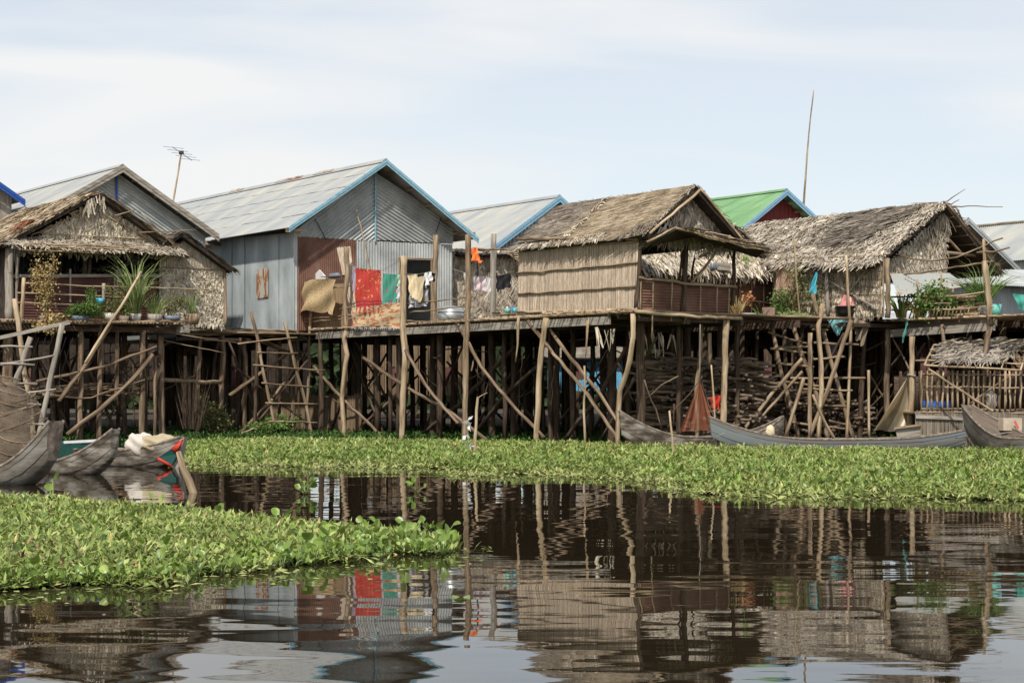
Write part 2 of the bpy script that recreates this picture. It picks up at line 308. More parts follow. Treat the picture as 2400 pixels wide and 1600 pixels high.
# ---------------- houses ----------------
def roofpanel_poly(e0, a0, L): return [e0, a0, a0 + W * L, e0 + W * L]
def sheet_roof(h, E0, A_, E1, L, m, pitch=.1, nm='roof', face0=None):
    b = MB(); corr(b, roofpanel_poly(E0, A_, L), W, pitch, .014, 4, face=face0 or V((-.5, -.3, 1))); corr(b, roofpanel_poly(E1, A_, L), W, pitch, .014, 4, face=V((.5, .3, 1)))
    # overlapping lower courses
    for e in (E0, E1):
        for k in (1, 2, 3):
            if e is E1: continue
            f0, f1 = k / 4 - .004, k / 4 + .004; p0 = L3(A_, e, f0) + Z * .006; p1 = L3(A_, e, f1) + Z * .006
            corr(b, [p0, p1, p1 + W * L, p0 + W * L], W, pitch, .014, 4, face=V((-.5, -.3, 1)))
    rf = b.build(nm, m, h)
    rd = MB(); rd.slab(L3(A_, E0, .05) + Z * .05 - W * .04, A_ + Z * .07 - W * .04, A_ + Z * .07 + W * L, L3(A_, E0, .05) + Z * .05 + W * L, .01)
    rd.slab(A_ + Z * .07 - W * .04, L3(A_, E1, .05) + Z * .05 - W * .04, L3(A_, E1, .05) + Z * .05 + W * L, A_ + Z * .07 + W * L, .01)
    rd.build('ridge_cap', m, rf); return rf
def barge(h, E0, A_, E1, m, w=.17, th=.03, fw=.03):
    for e in (E0, E1):
        b = MB(); o = -W * fw; dn = -Z * w
        b.hexa([e + o + dn, A_ + o + dn, A_ + o + dn - W * th, e + o + dn - W * th], [e + o + Z * .02, A_ + o + Z * .02, A_ + o - W * th + Z * .02, e + o - W * th + Z * .02])
        b.hexa([e + o * 1.9 + dn * .45, A_ + o * 1.9 + dn * .45, A_ + o * 1.9 + dn * .45 - W * .02, e + o * 1.9 + dn * .45 - W * .02], [e + o * 1.9 + Z * .035, A_ + o * 1.9 + Z * .035, A_ + o * 1.9 - W * .02 + Z * .035, e + o * 1.9 - W * .02 + Z * .035])
        b.build('bargeboard', m, h)
def back_box(h, gp, x0, x1, ytop, zb, L, m, side='l'):   # far, hidden walls so that a house is closed
    a = gp(x0, ytop); b_ = gp(x1, ytop); zt = a.z - .1
    a0 = V((a.x, a.y, zb)); b0 = V((b_.x, b_.y, zb)); t = Z * (zt - zb)
    mb = MB(); mb.slab(a0 + W * L, b0 + W * L, b0 + W * L + t, a0 + W * L + t, .03)
    mb.slab(b0 + W * .05, b0 + W * L, b0 + W * L + t, b0 + W * .05 + t, .03)
    if side == 'lr': mb.slab(a0 + W * .05, a0 + W * L, a0 + W * L + t, a0 + W * .05 + t, .03)
    mb.build('rear_wall', m, h)
    MB().slab(a0 + W * .1 + U * .1, b0 + W * .1 - U * .1, b0 + W * (L - .1) - U * .1, a0 + W * (L - .1) + U * .1, .06).build('floor', wooddark, h)

# --- the large grey corrugated house
YD = 54.6; gD = Plane(690, YD, U); rD = gD.sh(-W * .62); sD = Plane(690, YD, W); oD = at(690, 770, YD)
hD = thing('corrugated_house', 'large grey corrugated metal house with pale blue trim behind the washing line', 'house', oD)
ED0, AD, ED1 = rD(676, 533), rD(904, 376), rD(1120, 560)
sheet_roof(hD, ED0, AD, ED1, 17.2, galvr); barge(hD, ED0, AD, ED1, trimblue, .15)
b = MB(); lf = [gD(688, 552), gD(878, 562), gD(878, 403)]; rt = [gD(878, 562), gD(1062, 572), gD(1062, 524), gD(878, 403)]
dl = (gD(878, 403) - gD(688, 552)).normalized(); dr = (gD(1062, 524) - gD(878, 403)).normalized()
lf = [gD(688, 556), gD(878, 565), gD(878, 394), gD(688, 543)]
corr(b, lf, dl.cross(W), .11, .022, 8); corr(b, [p - W * .004 for p in rt], dr.cross(W), .11, .022, 8)
gb = b.build('gable', galv, hD)
for t in (.2, .4, .6, .8): p = L3(AD, ED0, t) + Z * .012; pole('lap_seam', soot, [p + W * .1, p + W * 8, p + W * 17], .007, .007, hD, .006, 4, .6, .4)
MB().bar(gD(737, 513) - W * .04, gD(763, 562) - W * .04, .02, .02, W).build('sheet_seam', black, gb)
MB().bar(gD(1020, 545) - W * .045, gD(1036, 500) - W * .045, .015, .02, W).build('sheet_seam', black, gb)
for k, l in ((3.4, 1.3), (5.6, 2.0), (10.2, 1.1)): MB().slab(L3(AD, ED0, .0) + Z * .085 + W * k, L3(AD, ED0, .035) + Z * .07 + W * k, L3(AD, ED0, .035) + Z * .07 + W * (k + l), AD + Z * .085 + W * (k + l), .008).build('rusty_ridge_piece', rustpatch, hD)
MB().bar(gD(878, 398) - W * .05, gD(878, 566) - W * .05, .05, .03, W).build('gable_strip', trimblue, gb)
def rect(pl, x0, x1, y0, y1, off=0): return [pl(x0, y1) + W * off, pl(x1, y1) + W * off, pl(x1, y0) + W * off, pl(x0, y0) + W * off]
zf = 3.36
def down(p, z=zf): return V((p.x, p.y, z))
b = MB()
corr(b, [down(gD(688, 700)), down(gD(699, 700)), gD(699, 553), gD(688, 552)], U, .1, .018, 8); b.build('corner_sheet', galv, hD); b = MB()
corr(b, [down(gD(833, 700)), down(gD(935, 700)), gD(935, 568), gD(833, 562)], U, .105, .02, 8)
corr(b, [gD(935, 604), gD(1011, 606), gD(1011, 571), gD(935, 568)], U, .105, .02, 8)
corr(b, [down(gD(1011, 700)), down(gD(1061, 700)), gD(1061, 573), gD(1011, 571)], U, .105, .02, 8)
b.build('front_wall', galv, hD)
b = MB(); corr(b, [down(gD(698, 700)) - W * .02, down(gD(834, 700)) - W * .02, gD(834, 562) - W * .02, gD(698, 554) - W * .02], U, .075, .01, 6); b.build('rusty_panel', rust, hD)['label'] = 'dark red rusty sheet panel'
b = MB()
for x in (935, 1010): b.bar(down(gD(x, 700)) - W * .03, gD(x, 606) - W * .03, .06, .05)
b.bar(gD(933, 606) - W * .035, gD(1012, 608) - W * .035, .06, .05, W); b.build('door_frame', wood, hD)
b = MB(); [MB().bar(down(sD(x, 700)) - U * .02, sD(x, 552) - U * .02, .012, .012).build('sheet_seam', soot, hD) for x in (545, 575, 655)]; e0 = sD(690, 545); e1 = sD(470, 566)
corr(b, [down(sD(690, 700)), down(e1), e1, e0], W, .095, .014, 8, face=V((-1, -1, 0))); sw = b.build('side_wall', galvb, hD)
q = sD(618, 628); q2 = sD(618, 697)
c = -U * .035; corr_ = MB(); corr(corr_, [sD(604, 700) + c, sD(631, 696) + c, sD(631, 626) + c, sD(604, 632) + c], W, .09, .012, 6, face=V((-1, -1, 0))); corr_.build('shutter', rustpatch, hD)['label'] = 'rust streaked window shutter'
back_box(hD, gD, 690, 1060, 560, zf, 14.5, galvb)
def bars(name, m, h, lst):
    for p, q, w_, h_ in lst: MB().bar(p, q, w_, h_).build(name, m, h)
bars('rafter_end', wood, hD, [(L3(AD, ED1, t) - Z * .09 + W * .03, L3(AD, ED1, t) - Z * .09 + W * .62, .06, .08) for t in (.12, .32, .52, .72, .9)])
for t in (.0, .42): p = ED0 + W * (t * 14 + .1) - Z * .08; bars('rafter_end', wood, hD, [(p - U * .02, p + U * .5 - Z * .02, .1, .12)])
bars('eave_strut', wood, hD, [(L3(gD(1062, 524), gD(1062, 572), .5), gD(1062, 524) + U * .9 - Z * .3, .07, .1)])

# --- the second metal house, far left
YA = 54.; gA = Plane(272, YA, U); rA = gA.sh(-W * .4)
hA = thing('corrugated_house', 'metal house with weathered brown bargeboards rising behind the thatched hut at left', 'house', V((*gA(272, 700).xy, zf)))
AA, EA1 = rA(287, 389), rA(512, 552); EA0 = AA + (EA1 - AA).reflect(U)
sheet_roof(hA, EA0, AA, EA1, 13, galvr); barge(hA, EA0, AA, EA1, woodgrey, .2)
b = MB(); p0 = gA(272, 402); cu = (EA1 - AA); R1 = p0 + cu * .93; R1z = R1.z; L1_ = p0 + (EA0 - AA) * .93
down2 = lambda p, z: V((p.x, p.y, z))
corr(b, [down2(p0, R1z - .15), down2(R1, R1z - .15), R1, p0], cu.normalized().cross(W), .1, .02, 6)
corr(b, [down2(p0, R1z - .15), down2(L1_, R1z - .15), L1_, p0], cu.normalized().cross(W), .1, .02, 6)
gbl = b.build('gable', galv, hA); MB().bar(p0 - W * .05, down2(p0, R1z) - W * .05, .06, .03, W).build('gable_strip', cobalt, gbl)
b = MB(); corr(b, [down2(L1_, zf), down2(R1, zf), down2(R1, R1z - .14), down2(L1_, R1z - .14)], U, .1, .018, 6); b.build('front_wall', galvb, hA)
b = MB(); q1 = down2(L1_, R1z - .1); q0 = down2(L1_, zf); mbk = MB(); mbk.slab(q0, q0 + W * 12, q1 + W * 12, q1, .03); r0 = down2(R1, zf); r1 = down2(R1, R1z - .1)
mbk.slab(r0, r0 + W * 12, r1 + W * 12, r1, .03); mbk.slab(q0 + W * 12, r0 + W * 12, r1 + W * 12, q1 + W * 12, .03); mbk.build('rear_wall', galvb, hA)
bars('rafter_end', wood, hA, [(L3(AA, EA1, t) - Z * .1 + W * .03, L3(AA, EA1, t) - Z * .1 + W * .4, .05, .07) for t in (.15, .38, .6, .82)])

# --- the blue edged roof at the far left
YB = 56.; gB0 = Plane(40, YB, U)
hS = thing('timber_house', 'wooden plank house with cobalt blue roof edge at the left edge of the photo', 'house', V((*gB0(-40, 600).xy, zf)))
e = gB0.sh(-W * .4)(58, 471); a = gB0.sh(-W * .4)(-60, 388)
a0 = a + (a - e).reflect(U) * 0; e_l = a + (e - a).reflect(U)
sheet_roof(hS, e_l, a, e, 6, galvr); barge(hS, e_l, a, e, cobalt, .18)
b = MB(); reeds(b, down(gB0(-150, 600)), down(gB0(27, 600)), gB0(27, 476), gB0(-150, 476), .16, .01, .01); b.add([gB0(-150, 476), gB0(27, 476), gB0(27, 462), gB0(-60, 402), gB0(-150, 460)], [(0, 1, 2, 3, 4)]); b.build('plank_wall', woodgrey, hS)
back_box(hS, gB0, -150, 27, 480, zf, 5.5, woodgrey, 'lr')

# --- the pale blue edged grey roof between the houses
YE = 66.; gE = Plane(1290, YE, U); rE = gE.sh(-W * .5)
hE = thing('corrugated_house', 'grey roofed house with bright blue roof edge behind the reed-walled thatched house', 'house', V((*gE(1290, 700).xy, zf)))
AE, EE0 = rE(1311, 460), rE(1150, 582); EE1 = AE + (EE0 - AE).reflect(U)
sheet_roof(hE, EE0, AE, EE1, 11, galvr); barge(hE, EE0, AE, EE1, trimblue2, .22)
b = MB(); p0 = gE(1291, 476); l0 = p0 + (EE0 - AE) * .95; r0 = p0 + (EE1 - AE) * .95
corr(b, [down(l0), down(r0), r0, p0, l0], U, .17, .03, 6); b.build('front_wall', galvb, hE)
b = MB(); b.slab(down(l0), down(l0) + W * 10, l0 + W * 10, l0, .03); b.slab(down(r0), down(r0) + W * 10, r0 + W * 10, r0, .03); b.slab(down(l0) + W * 10, down(r0) + W * 10, r0 + W * 10, l0 + W * 10, .03); b.build('side_wall', galvb, hE)

# --- the green roofed red house
YG = 60.; gG = Plane(1830, YG, U); rG = gG.sh(-W * .5)
hG = thing('red_house', 'dark red house with green metal roof and blue bargeboards behind the thatched roofs', 'house', V((*gG(1830, 700).xy, zf)))
AG, EG0, EG1 = rG(1843, 446), rG(1742, 531), rG(1914, 512); EG1 = AG + (EG1 - AG) * 1.02
EG0 = AG + (EG1 - AG).reflect(U) if False else EG0
sheet_roof(hG, EG0, AG, EG1, 9.5, greenroof); barge(hG, EG0, AG, EG1, trimblue2, .17)
b = MB(); p0 = gG(1831, 459); l0 = p0 + (EG0 - AG) * .97; r0 = p0 + (EG1 - AG) * .9
corr(b, [down(l0), down(r0), r0, p0, l0], U, .2, .02, 6); b.build('front_wall', redwall, hG)
b = MB(); b.slab(down(l0), down(l0) + W * 9, l0 + W * 9, l0, .03); b.slab(down(r0), down(r0) + W * 9, r0 + W * 9, r0, .03); b.slab(down(l0) + W * 9, down(r0) + W * 9, r0 + W * 9, l0 + W * 9, .03); b.build('side_wall', redwall, hG)
bars('rafter_end', wood, hG, [(L3(AG, EG1, t) - Z * .1 + W * .03, L3(AG, EG1, t) - Z * .1 + W * .5, .05, .1) for t in (.25, .6, .9)])

# --- metal houses behind the right-hand thatched house
YJ = 56.; gJ = Plane(2310, YJ, U)
hJ = thing('corrugated_house', 'grey metal house with sloping roof edge just right of the shaggy thatched roof', 'house', V((*gJ(2300, 700).xy, zf)))
AJ, EJ1 = gJ(2268, 514), gJ(2396, 640); EJ0 = AJ + (EJ1 - AJ).reflect(U)
sheet_roof(hJ, EJ0, AJ, EJ1, 7, galv); barge(hJ, EJ0, AJ, EJ1, galv, .16)
b = MB(); gJ2 = gJ.sh(W * .6); b.slab(down(gJ2(2180, 700)), down(gJ2(2385, 700)), gJ2(2385, 640), gJ2(2180, 560), .03); b.build('front_wall', rustd, hJ)
bb = gJ2(2240, 590); MB().slab(gJ2(2150, 660) - W * .06, gJ2(2335, 660) - W * .06, gJ2(2335, 600) - W * .06, gJ2(2150, 600) - W * .06, .02).build('board_panel', flat('brown_board', (.22, .12, .075)), hJ)
hL = thing('lean_to', 'low pale corrugated metal lean-to roof with grey walls at the right edge', 'shed', V((*gJ(2330, 700).xy, zf)))
pl = Plane(2330, 51.5, U); pb = pl.sh(W * 1.6)
b = MB(); corr(b, [pl(2215, 661), pl(2560, 680), pb(2530, 632), pb(2190, 632)], U, .09, .014, 6, face=V((0, -.3, 1))); b.build('roof', galv, hL)
b = MB(); pw = pl.sh(W * .5); corr(b, [down(pw(2225, 700)), down(pw(2550, 700)), pw(2550, 668), pw(2225, 658)], U, .09, .014, 6); b.build('front_wall', galvb, hL)
b = MB()
for x in (2240, 2330, 2440, 2540): b.tube([down(pl(x, 700)) + W * .1, pl(x, 664 + (x - 2215) * .05) + W * .1], .04, n=6, jit=.005)
b.build('post', wood, hL)
YK = 66.; gK = Plane(2310, YK, U)
hK = thing('corrugated_house', 'farther metal house with broad pale sloping roof at the right edge behind', 'house', V((*gK(2400, 700).xy, zf)))
ek, ak = Plane(2310, YK, W), None
E0k = at(2318, 615, 66); A0k = at(2290, 531, 69)
b = MB(); L = 9; dirk = -W
corr(b, [E0k, E0k + dirk * L, A0k + dirk * L, A0k], W, .1, .014, 4, face=V((-.5, -.3, 1))); s2 = A0k + (A0k - E0k).reflect(Z) * 1
corr(b, [s2, s2 + dirk * L, A0k + dirk * L, A0k], W, .1, .014, 4, face=V((.5, .3, 1))); b.build('roof', galvr, hK)
w0 = E0k + U * .3; b = MB(); corr(b, [down(w0), down(w0 + dirk * L), w0 + dirk * L, w0], W, .1, .014, 6, face=V((-1, -1, 0))); s3 = s2 - U * .3; b.slab(down(w0), down(s3), s3, w0, .03); b.slab(down(s3), down(s3) + dirk * L, s3 + dirk * L, s3, .03)
b.add([w0, s3, A0k - Z * .05], [(0, 1, 2)]); b.build('wall', galvb, hK)
MB().bar(A0k + Z * .04, A0k + dirk * L + Z * .04, .2, .05).build('ridge_cap', woodpale, hK)

# --- thatched hut with the dark open front, left
YT = 47.6; gT = Plane(17, YT, U); rT = gT.sh(-W * .35)
hT = thing('thatched_hut', 'thatched hut with ragged leaf gable and dark open front above a rusty parapet at left', 'hut', V((*gT(200, 700).xy, zf)))
AT, ET0, ET1 = rT(234, 450), rT(2, 574), rT(428, 592)
def thatch_roof(h, E0, A_, E1, L, m, n=260, Lb=.4, w=.05, rows=.14, spread=.2, under=slab_d, sag=.0, thick=.1, lift=.06, left=True, right=True, fl=0.):
    b = MB(); FV = V((0, 0, fl)) + (U * fl * .5)
    for e, f in ((E0, V((-.5, -.3, 1))), (E1, V((.5, .3, 1)))):
        nn = (A_ - e).cross(W); nn = nn.normalized() * (1 if nn.z > 0 else -1)
        k_ = FV if e is E0 else FV * 0; b.hexa([e - nn * thick, A_ - nn * thick, A_ - nn * thick + W * L, e - nn * thick + W * L + k_], [e, A_, A_ + W * L, e + W * L + k_])
    rf = b.build('roof', under, h)
    b = MB()
    if left: blades(b, [E0, A_, A_ + W * L, E0 + W * L + FV], (E0 - A_).normalized(), n, Lb, w, lift, spread, rows, .04, V((-.5, -.3, 1)))
    if right: blades(b, roofpanel_poly(E1, A_, L), (E1 - A_).normalized(), n * .5, Lb, w, lift, spread, rows, .04, V((.5, .3, 1)))
    for e in (E0, E1):                      # ragged eaves and verges
        blades(b, [e, e + W * L + (FV if e is E0 else FV * 0), L3(e, A_, .04) + W * L + (FV if e is E0 else FV * 0), L3(e, A_, .04)], (e - A_).normalized() - Z * .2, n * 1.2, Lb * .7, w * .8, lift * .7, spread * 1.6, 0, .02)
        blades(b, [e - W * .02, A_ - W * .02, A_ + W * .12, e + W * .12], (e - A_).normalized() - W * .25, n * 1.4, Lb * .6, w * .8, lift * .7, spread * 1.4, 0, .02)
    b.build('thatch', m, rf)
    return rf
rfT = thatch_roof(hT, ET0, AT, ET1, 6.2, thatch_t, 330, .5, .035, .1, .22)
b = MB()
for t in (.55,): p = L3(AT, ET0, t) + W * .5 + Z * .08; blades(b, [p, p + W * .9, p + W * .9 + (ET0 - AT) * .12, p + (ET0 - AT) * .12], (ET0 - AT), 160, .4, .05, .06, .3, 0, .04, V((-.5, -.3, 1)))
b.build('roof_patch', flat('reddish_thatch', (.3, .12, .06), .9, .3, isl=.3), rfT)['label'] = 'reddish patch on the thatch'
gp = gT.sh(W * .0)
b = MB(); gpoly = [gT(60, 572), gT(400, 580), gT(222, 468)]
b.slab(gT(60, 572) + W * .05, gT(400, 588) + W * .05, gT(222, 464) + W * .05, gT(222, 464) + W * .05, .03); gg = b.build('gable', slab_d, hT)
b = MB(); blades(b, gpoly, V((-.25, 0, -1)), 520, .3, .045, .06, .45, .12, .04)
blades(b, [gT(40, 590), gT(415, 606), gT(400, 576), gT(55, 566)], V((.15, -.3, -1)), 200, .16, .05, .05, .5, 0, .05); b.build('leaf_cladding', thatch_p, gg)
b = MB(); b.tube([gT(70, 552) - W * .1, gT(195, 498) - W * .1], .018, n=5); b.tube([gT(235, 500) - W * .1, gT(345, 560) - W * .1], .018, n=5); b.tube([gT(80, 546) - W * .12, gT(335, 560) - W * .12], .016, n=5); b.build('gable_batten', woodpale, gg)
# drooping awning of sticks under the gable
aw = gT.sh(-W * .75); b = MB(); b.slab(aw(20, 576), aw(430, 594), gT(415, 574), gT(40, 560), .03); a_ = b.build('awning', slab_d, hT)
b = MB(); blades(b, [aw(20, 576), aw(430, 596), gT(410, 572), gT(40, 556)], V((.1, -.5, -.6)), 230, .3, .04, .05, .7, 0, .02, V((0, -.4, 1))); b.build('awning_thatch', thatch_g, a_)
b = MB()
for i in range(16): x0 = random.uniform(15, 250); x1 = x0 + random.uniform(80, 200); yy = 570 + random.uniform(-3, 16); b.tube([aw(x0, yy + (x0) * .03) - W * random.uniform(0, .1), aw(min(440, x1), yy + x1 * .04 + random.uniform(-4, 4)) - W * random.uniform(0, .1)], .014, n=5, jit=.01)
b.build('awning_stick', woodpale, a_)
b = MB()
for x, y0, r in ((130, 592, .03), (147, 592, .025), (203, 588, .07), (214, 590, .06), (275, 592, .025), (360, 600, .03)): b.tube([gT(x, y0) + W * .15, down(gT(x, 700)) + W * .15], r, n=7, jit=.006)
b.tube([gT(62, 590) + W * .2, gT(100, 628) + W * .5], .03)
b.build('window_post', wooddark, hT)
b = MB(); b.tube([gT(18, 572) - W * .12, down(gT(19, 700)) - W * .12], .12, n=9, jit=.01); b.tube([gT(36, 582) - W * .1, gT(38, 640) - W * .1, down(gT(33, 700)) - W * .1], .045, n=7, jit=.01); b.build('corner_post', woodgrey, hT)
b = MB(); corr(b, [down(gT(28, 700)), down(gT(385, 700)), gT(384, 648), gT(30, 648)], Z, .075, .012, 6); b.build('parapet', rustd, hT)
b = MB(); b.bar(gT(28, 647) - W * .04, gT(384, 646) - W * .04, .05, .09); b.build('sill', woodgrey, hT)
b = MB()
for x, y0, y1 in ((162, 631, 708), (266, 640, 690), (272, 632, 690), (379, 638, 690)): b.bar(gT(x, y0) - W * .08, gT(x, y1) - W * .08, .05, .04, W)
b.build('batten', woodgrey, hT)
mw = MB(); s0 = down(gT(17, 700)) + W * .1; s1 = down(gT(388, 700)) + W * .1; tz = Z * 2.1
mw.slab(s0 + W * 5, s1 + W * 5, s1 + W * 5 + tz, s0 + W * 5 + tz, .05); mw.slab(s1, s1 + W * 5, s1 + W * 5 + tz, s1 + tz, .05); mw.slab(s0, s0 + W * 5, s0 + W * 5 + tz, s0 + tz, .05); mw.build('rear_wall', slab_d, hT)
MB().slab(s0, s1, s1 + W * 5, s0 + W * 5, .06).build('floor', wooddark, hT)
b = MB()     # broken leaf ends hanging from the peak
for i in range(30): x = random.uniform(200, 245); p = rT(x, 456 + abs(x - 228) * .6) - W * random.uniform(0, .15); d = V((random.uniform(-.5, .35), -.1, -1)).normalized(); q = p + d * random.uniform(.2, .5); s = U * random.uniform(.01, .025); b.add([p - s * .4, p + s * .4, q + s, q - s], [(0, 1, 2, 3)])
b.build('ridge_frond', thatch_p, hT)
b = MB()
for p, q in (((268, 506), (315, 492)), ((325, 545), (456, 539)), ((215, 458), (240, 450)), ((330, 500), (420, 590)), ((355, 585), (425, 575))): b.tube([rT(*p) - W * .05, rT(*q) - W * .1], .02, .012, n=5, jit=.01)
b.build('roof_stick', wood, hT)

# --- small leaf-clad hut right of it
gC = Plane(384, 50.3, U); rC = gC.sh(-W * .3)
hC = thing('thatched_hut', 'small windowless hut clad in curled dry leaves against the grey corrugated side wall', 'hut', V((*gC(450, 700).xy, zf)))
AC, EC1 = rC(428, 545), rC(547, 632); EC0 = AC + (EC1 - AC).reflect(U)
thatch_roof(hC, EC0, AC, EC1, 3.5, thatch_d, 260, .4, .045, .12, .25)
b = MB(); _w = [down(gC(370, 700)), down(gC(526, 700)), gC(524, 620), gC(427, 560), gC(370, 600)]; b.add(_w + [p + W * .03 for p in _w], [(0, 1, 2, 3, 4), (9, 8, 7, 6, 5)] + [(i, (i + 5), (i + 1) % 5 + 5, (i + 1) % 5) for i in range(5)])
wl = b.build('front_wall', slab_d, hC)
b = MB(); blades(b, [down(gC(374, 700)), down(gC(528, 700)), gC(524, 630), gC(374, 630)], V((0, 0, -1)), 900, .13, .045, .03, .3, .075, .03, V((0, -1, .3)), .5)
b.build('leaf_cladding', thatch_p, wl)
b = MB(); blades(b, [gC(376, 632), gC(524, 632), gC(500, 600), gC(432, 558), gC(376, 590)], V((.02, 0, -1)), 420, .4, .05, .02, .12, 0, .01, V((0, -1, .3))); b.build('upper_cladding', thatch_g, wl)
b = MB(); b.tube([gC(376, 626) - W * .06, gC(530, 632) - W * .06], .018, n=5); b.tube([down(gC(527, 700)) - W * .05, gC(524, 618) - W * .05], .05, n=7); b.tube([gC(376, 602) - W * .05, gC(450, 600) - W * .05], .015, n=5); b.build('wall_pole', wood, hC)
b = MB(); s0 = down(gC(372, 700)); s1 = down(gC(524, 700)); b.slab(s1, s1 + W * 3, s1 + W * 3 + Z * 1.5, s1 + Z * 1.5, .04); b.slab(s0, s0 + W * 3, s0 + W * 3 + Z * 1.5, s0 + Z * 1.5, .04); b.slab(s0 + W * 3, s1 + W * 3, s1 + W * 3 + Z * 1.5, s0 + W * 3 + Z * 1.5, .04); b.build('rear_wall', slab_d, hC)

# --- leaf-clad shed between the grey house and the reed-walled house
gH = Plane(1062, 58.9, V((1, .12, 0)).normalized())
hH = thing('leaf_shed', 'low shed with shaggy brown palm leaf wall behind the two hanging shirts', 'shed', V((*gH(1140, 700).xy, zf)))
b = MB(); b.slab(down(gH(1058, 700)), down(gH(1300, 700)), gH(1300, 590), gH(1058, 590), .04); wl = b.build('front_wall', slab_d, hH)
b = MB(); blades(b, [down(gH(1060, 700)), down(gH(1300, 700)), gH(1300, 592), gH(1060, 592)], V((-.12, 0, -1)), 420, .42, .05, .06, .35, .16, .05); b.build('leaf_cladding', thatch_g, wl)
b = MB(); rfl = [gH(1064, 600) - W * .5, gH(1310, 600) - W * .5, gH(1310, 575) + W * 2.5, gH(1064, 575) + W * 2.5]; b.slab(*rfl, .06); rf = b.build('roof', slab_d, hH)
b = MB(); blades(b, rfl, -W - Z * .1, 150, .4, .05, .05, .3, .12, .03); b.build('thatch', thatch_d, rf)
b = MB(); b.slab(down(gH(1060, 700)) + W * 2.5, down(gH(1300, 700)) + W * 2.5, gH(1300, 580) + W * 2.5, gH(1060, 580) + W * 2.5, .04); b.build('rear_wall', slab_d, hH)
b = MB()
for i in range(10): y = 592 + i * 3; b.tube([gH(1155 + i * 4, y) - W * .7, gH(1240, y - 14 + i) - W * .7], .02, .012, n=5, jit=.02)
b.build('eave_stick', woodpale, hH)

# --- reed-walled thatched house with open porch
YF = 41.4; sF = Plane(1497, YF, W); gF = Plane(1497, YF, U); rF = gF.sh(-W * .45)
hF = thing('thatched_house', 'thatched house with long flat reed side wall and open porch above the boats', 'house', V((*gF(1497, 722).xy, zf)))
AF, EF0, EF1 = rF(1632, 434), rF(1514, 548), rF(1748, 566)
rf = thatch_roof(hF, EF0, AF, EF1, 5.2, thatch_g, 300, .18, .02, .05, .3, left=False, thick=.12)
mid = 3.45
def part_roof(t0, t1): return [EF0 + W * t0, AF + W * t0, AF + W * t1, EF0 + W * t1]
sl = (EF0 - AF).normalized()
b = MB(); blades(b, part_roof(0, mid), (W * .97 + sl * .2).normalized(), 1500, .55, .012, .025, .045, .06, .006, V((-.5, -.3, 1)), .6); b.build('combed_thatch', thatch_t, rf)
b = MB(); blades(b, part_roof(mid, 5.2), (W * .97 + sl * .2).normalized(), 1500, .5, .012, .025, .06, .06, .006, V((-.5, -.3, 1)), .6); b.build('older_thatch', mat('greyer_thatch', [(.15, .12, .09), (.27, .22, .165), (.38, .33, .26)], .9, (3, 3, 3), isl=.4), rf)['label'] = 'darker older thatch at the far end'
b = MB(); blades(b, [L3(AF, EF0, .0) + W * (mid - .1), L3(AF, EF0, 1) + W * (mid - .1), L3(AF, EF0, 1) + W * (mid + .1), AF + W * (mid + .1)], -W, 160, .2, .04, .07, .8, 0, .04, V((-.5, -.3, 1)))
blades(b, [L3(AF, EF0, .86) + W * 1.5, EF0 + W * 1.5, EF0 + W * 5.2, L3(AF, EF0, .88) + W * 5.2], sl - W * .3, 260, .22, .028, .04, .4, 0, .03, V((-.5, -.3, 1))); b.build('ragged_edge', thatch_p, rf)
b = MB(); blades(b, [L3(AF, EF0, .72), EF0, EF0 + W * 1.0, L3(AF, EF0, .75) + W * .5], sl - W * .2, 200, .3, .022, .07, .7, 0, .04, V((-.5, -.3, 1))); b.build('torn_corner', thatch_d, rf)
# reed wall on the long side
fl = sF(1497, 722); fb = sF(1213, 738); ft = sF(1497, 563); fbt = sF(1217, 586)
b = MB(); reeds(b, fb, fl, ft, fbt, .018, .02, .012, V((-1, -1, 0))); rw = b.build('reed_wall', reed, hF)
b = MB()
for (x0, y0), (x1, y1) in (((1214, 641), (1496, 615)), ((1216, 689), (1492, 671)), ((1216, 585), (1497, 566))): b.tube([sF(x0, y0) - U * .04, sF((x0 + x1) / 2, (y0 + y1) / 2 + 1) - U * .04, sF(x1, y1) - U * .04], .022, n=6, jit=.006)
b.tube([sF(1217, 560) - U * .06, sF(1500, 560) - U * .06], .05, n=8, jit=.01)
b.build('wall_batten', wood, rw)
MB().slab(fb + U * .04, fl + U * .04, ft + U * .04, fbt + U * .04, .02).build('wall_lining', reedb, hF)
# gable
b = MB(); b.slab(gF(1530, 560) + W * .06, gF(1728, 578) + W * .06, gF(1622, 446) + W * .06, gF(1622, 446) + W * .06, .04); gg = b.build('gable', slab_d, hF)
b = MB(); blades(b, [gF(1535, 556), gF(1725, 572), gF(1622, 450)], V((-.15, 0, -1)), 420, .42, .045, .06, .4, .15, .05); b.build('leaf_cladding', thatch_g, gg)
b = MB(); b.tube([rF(1634, 446) - W * .1, rF(1517, 548) - W * .1], .035, n=6, jit=.01); b.tube([rF(1640, 442) - W * .02, rF(1745, 570) - W * .02], .03, n=6, jit=.01); b.build('verge_pole', woodpale, hF)
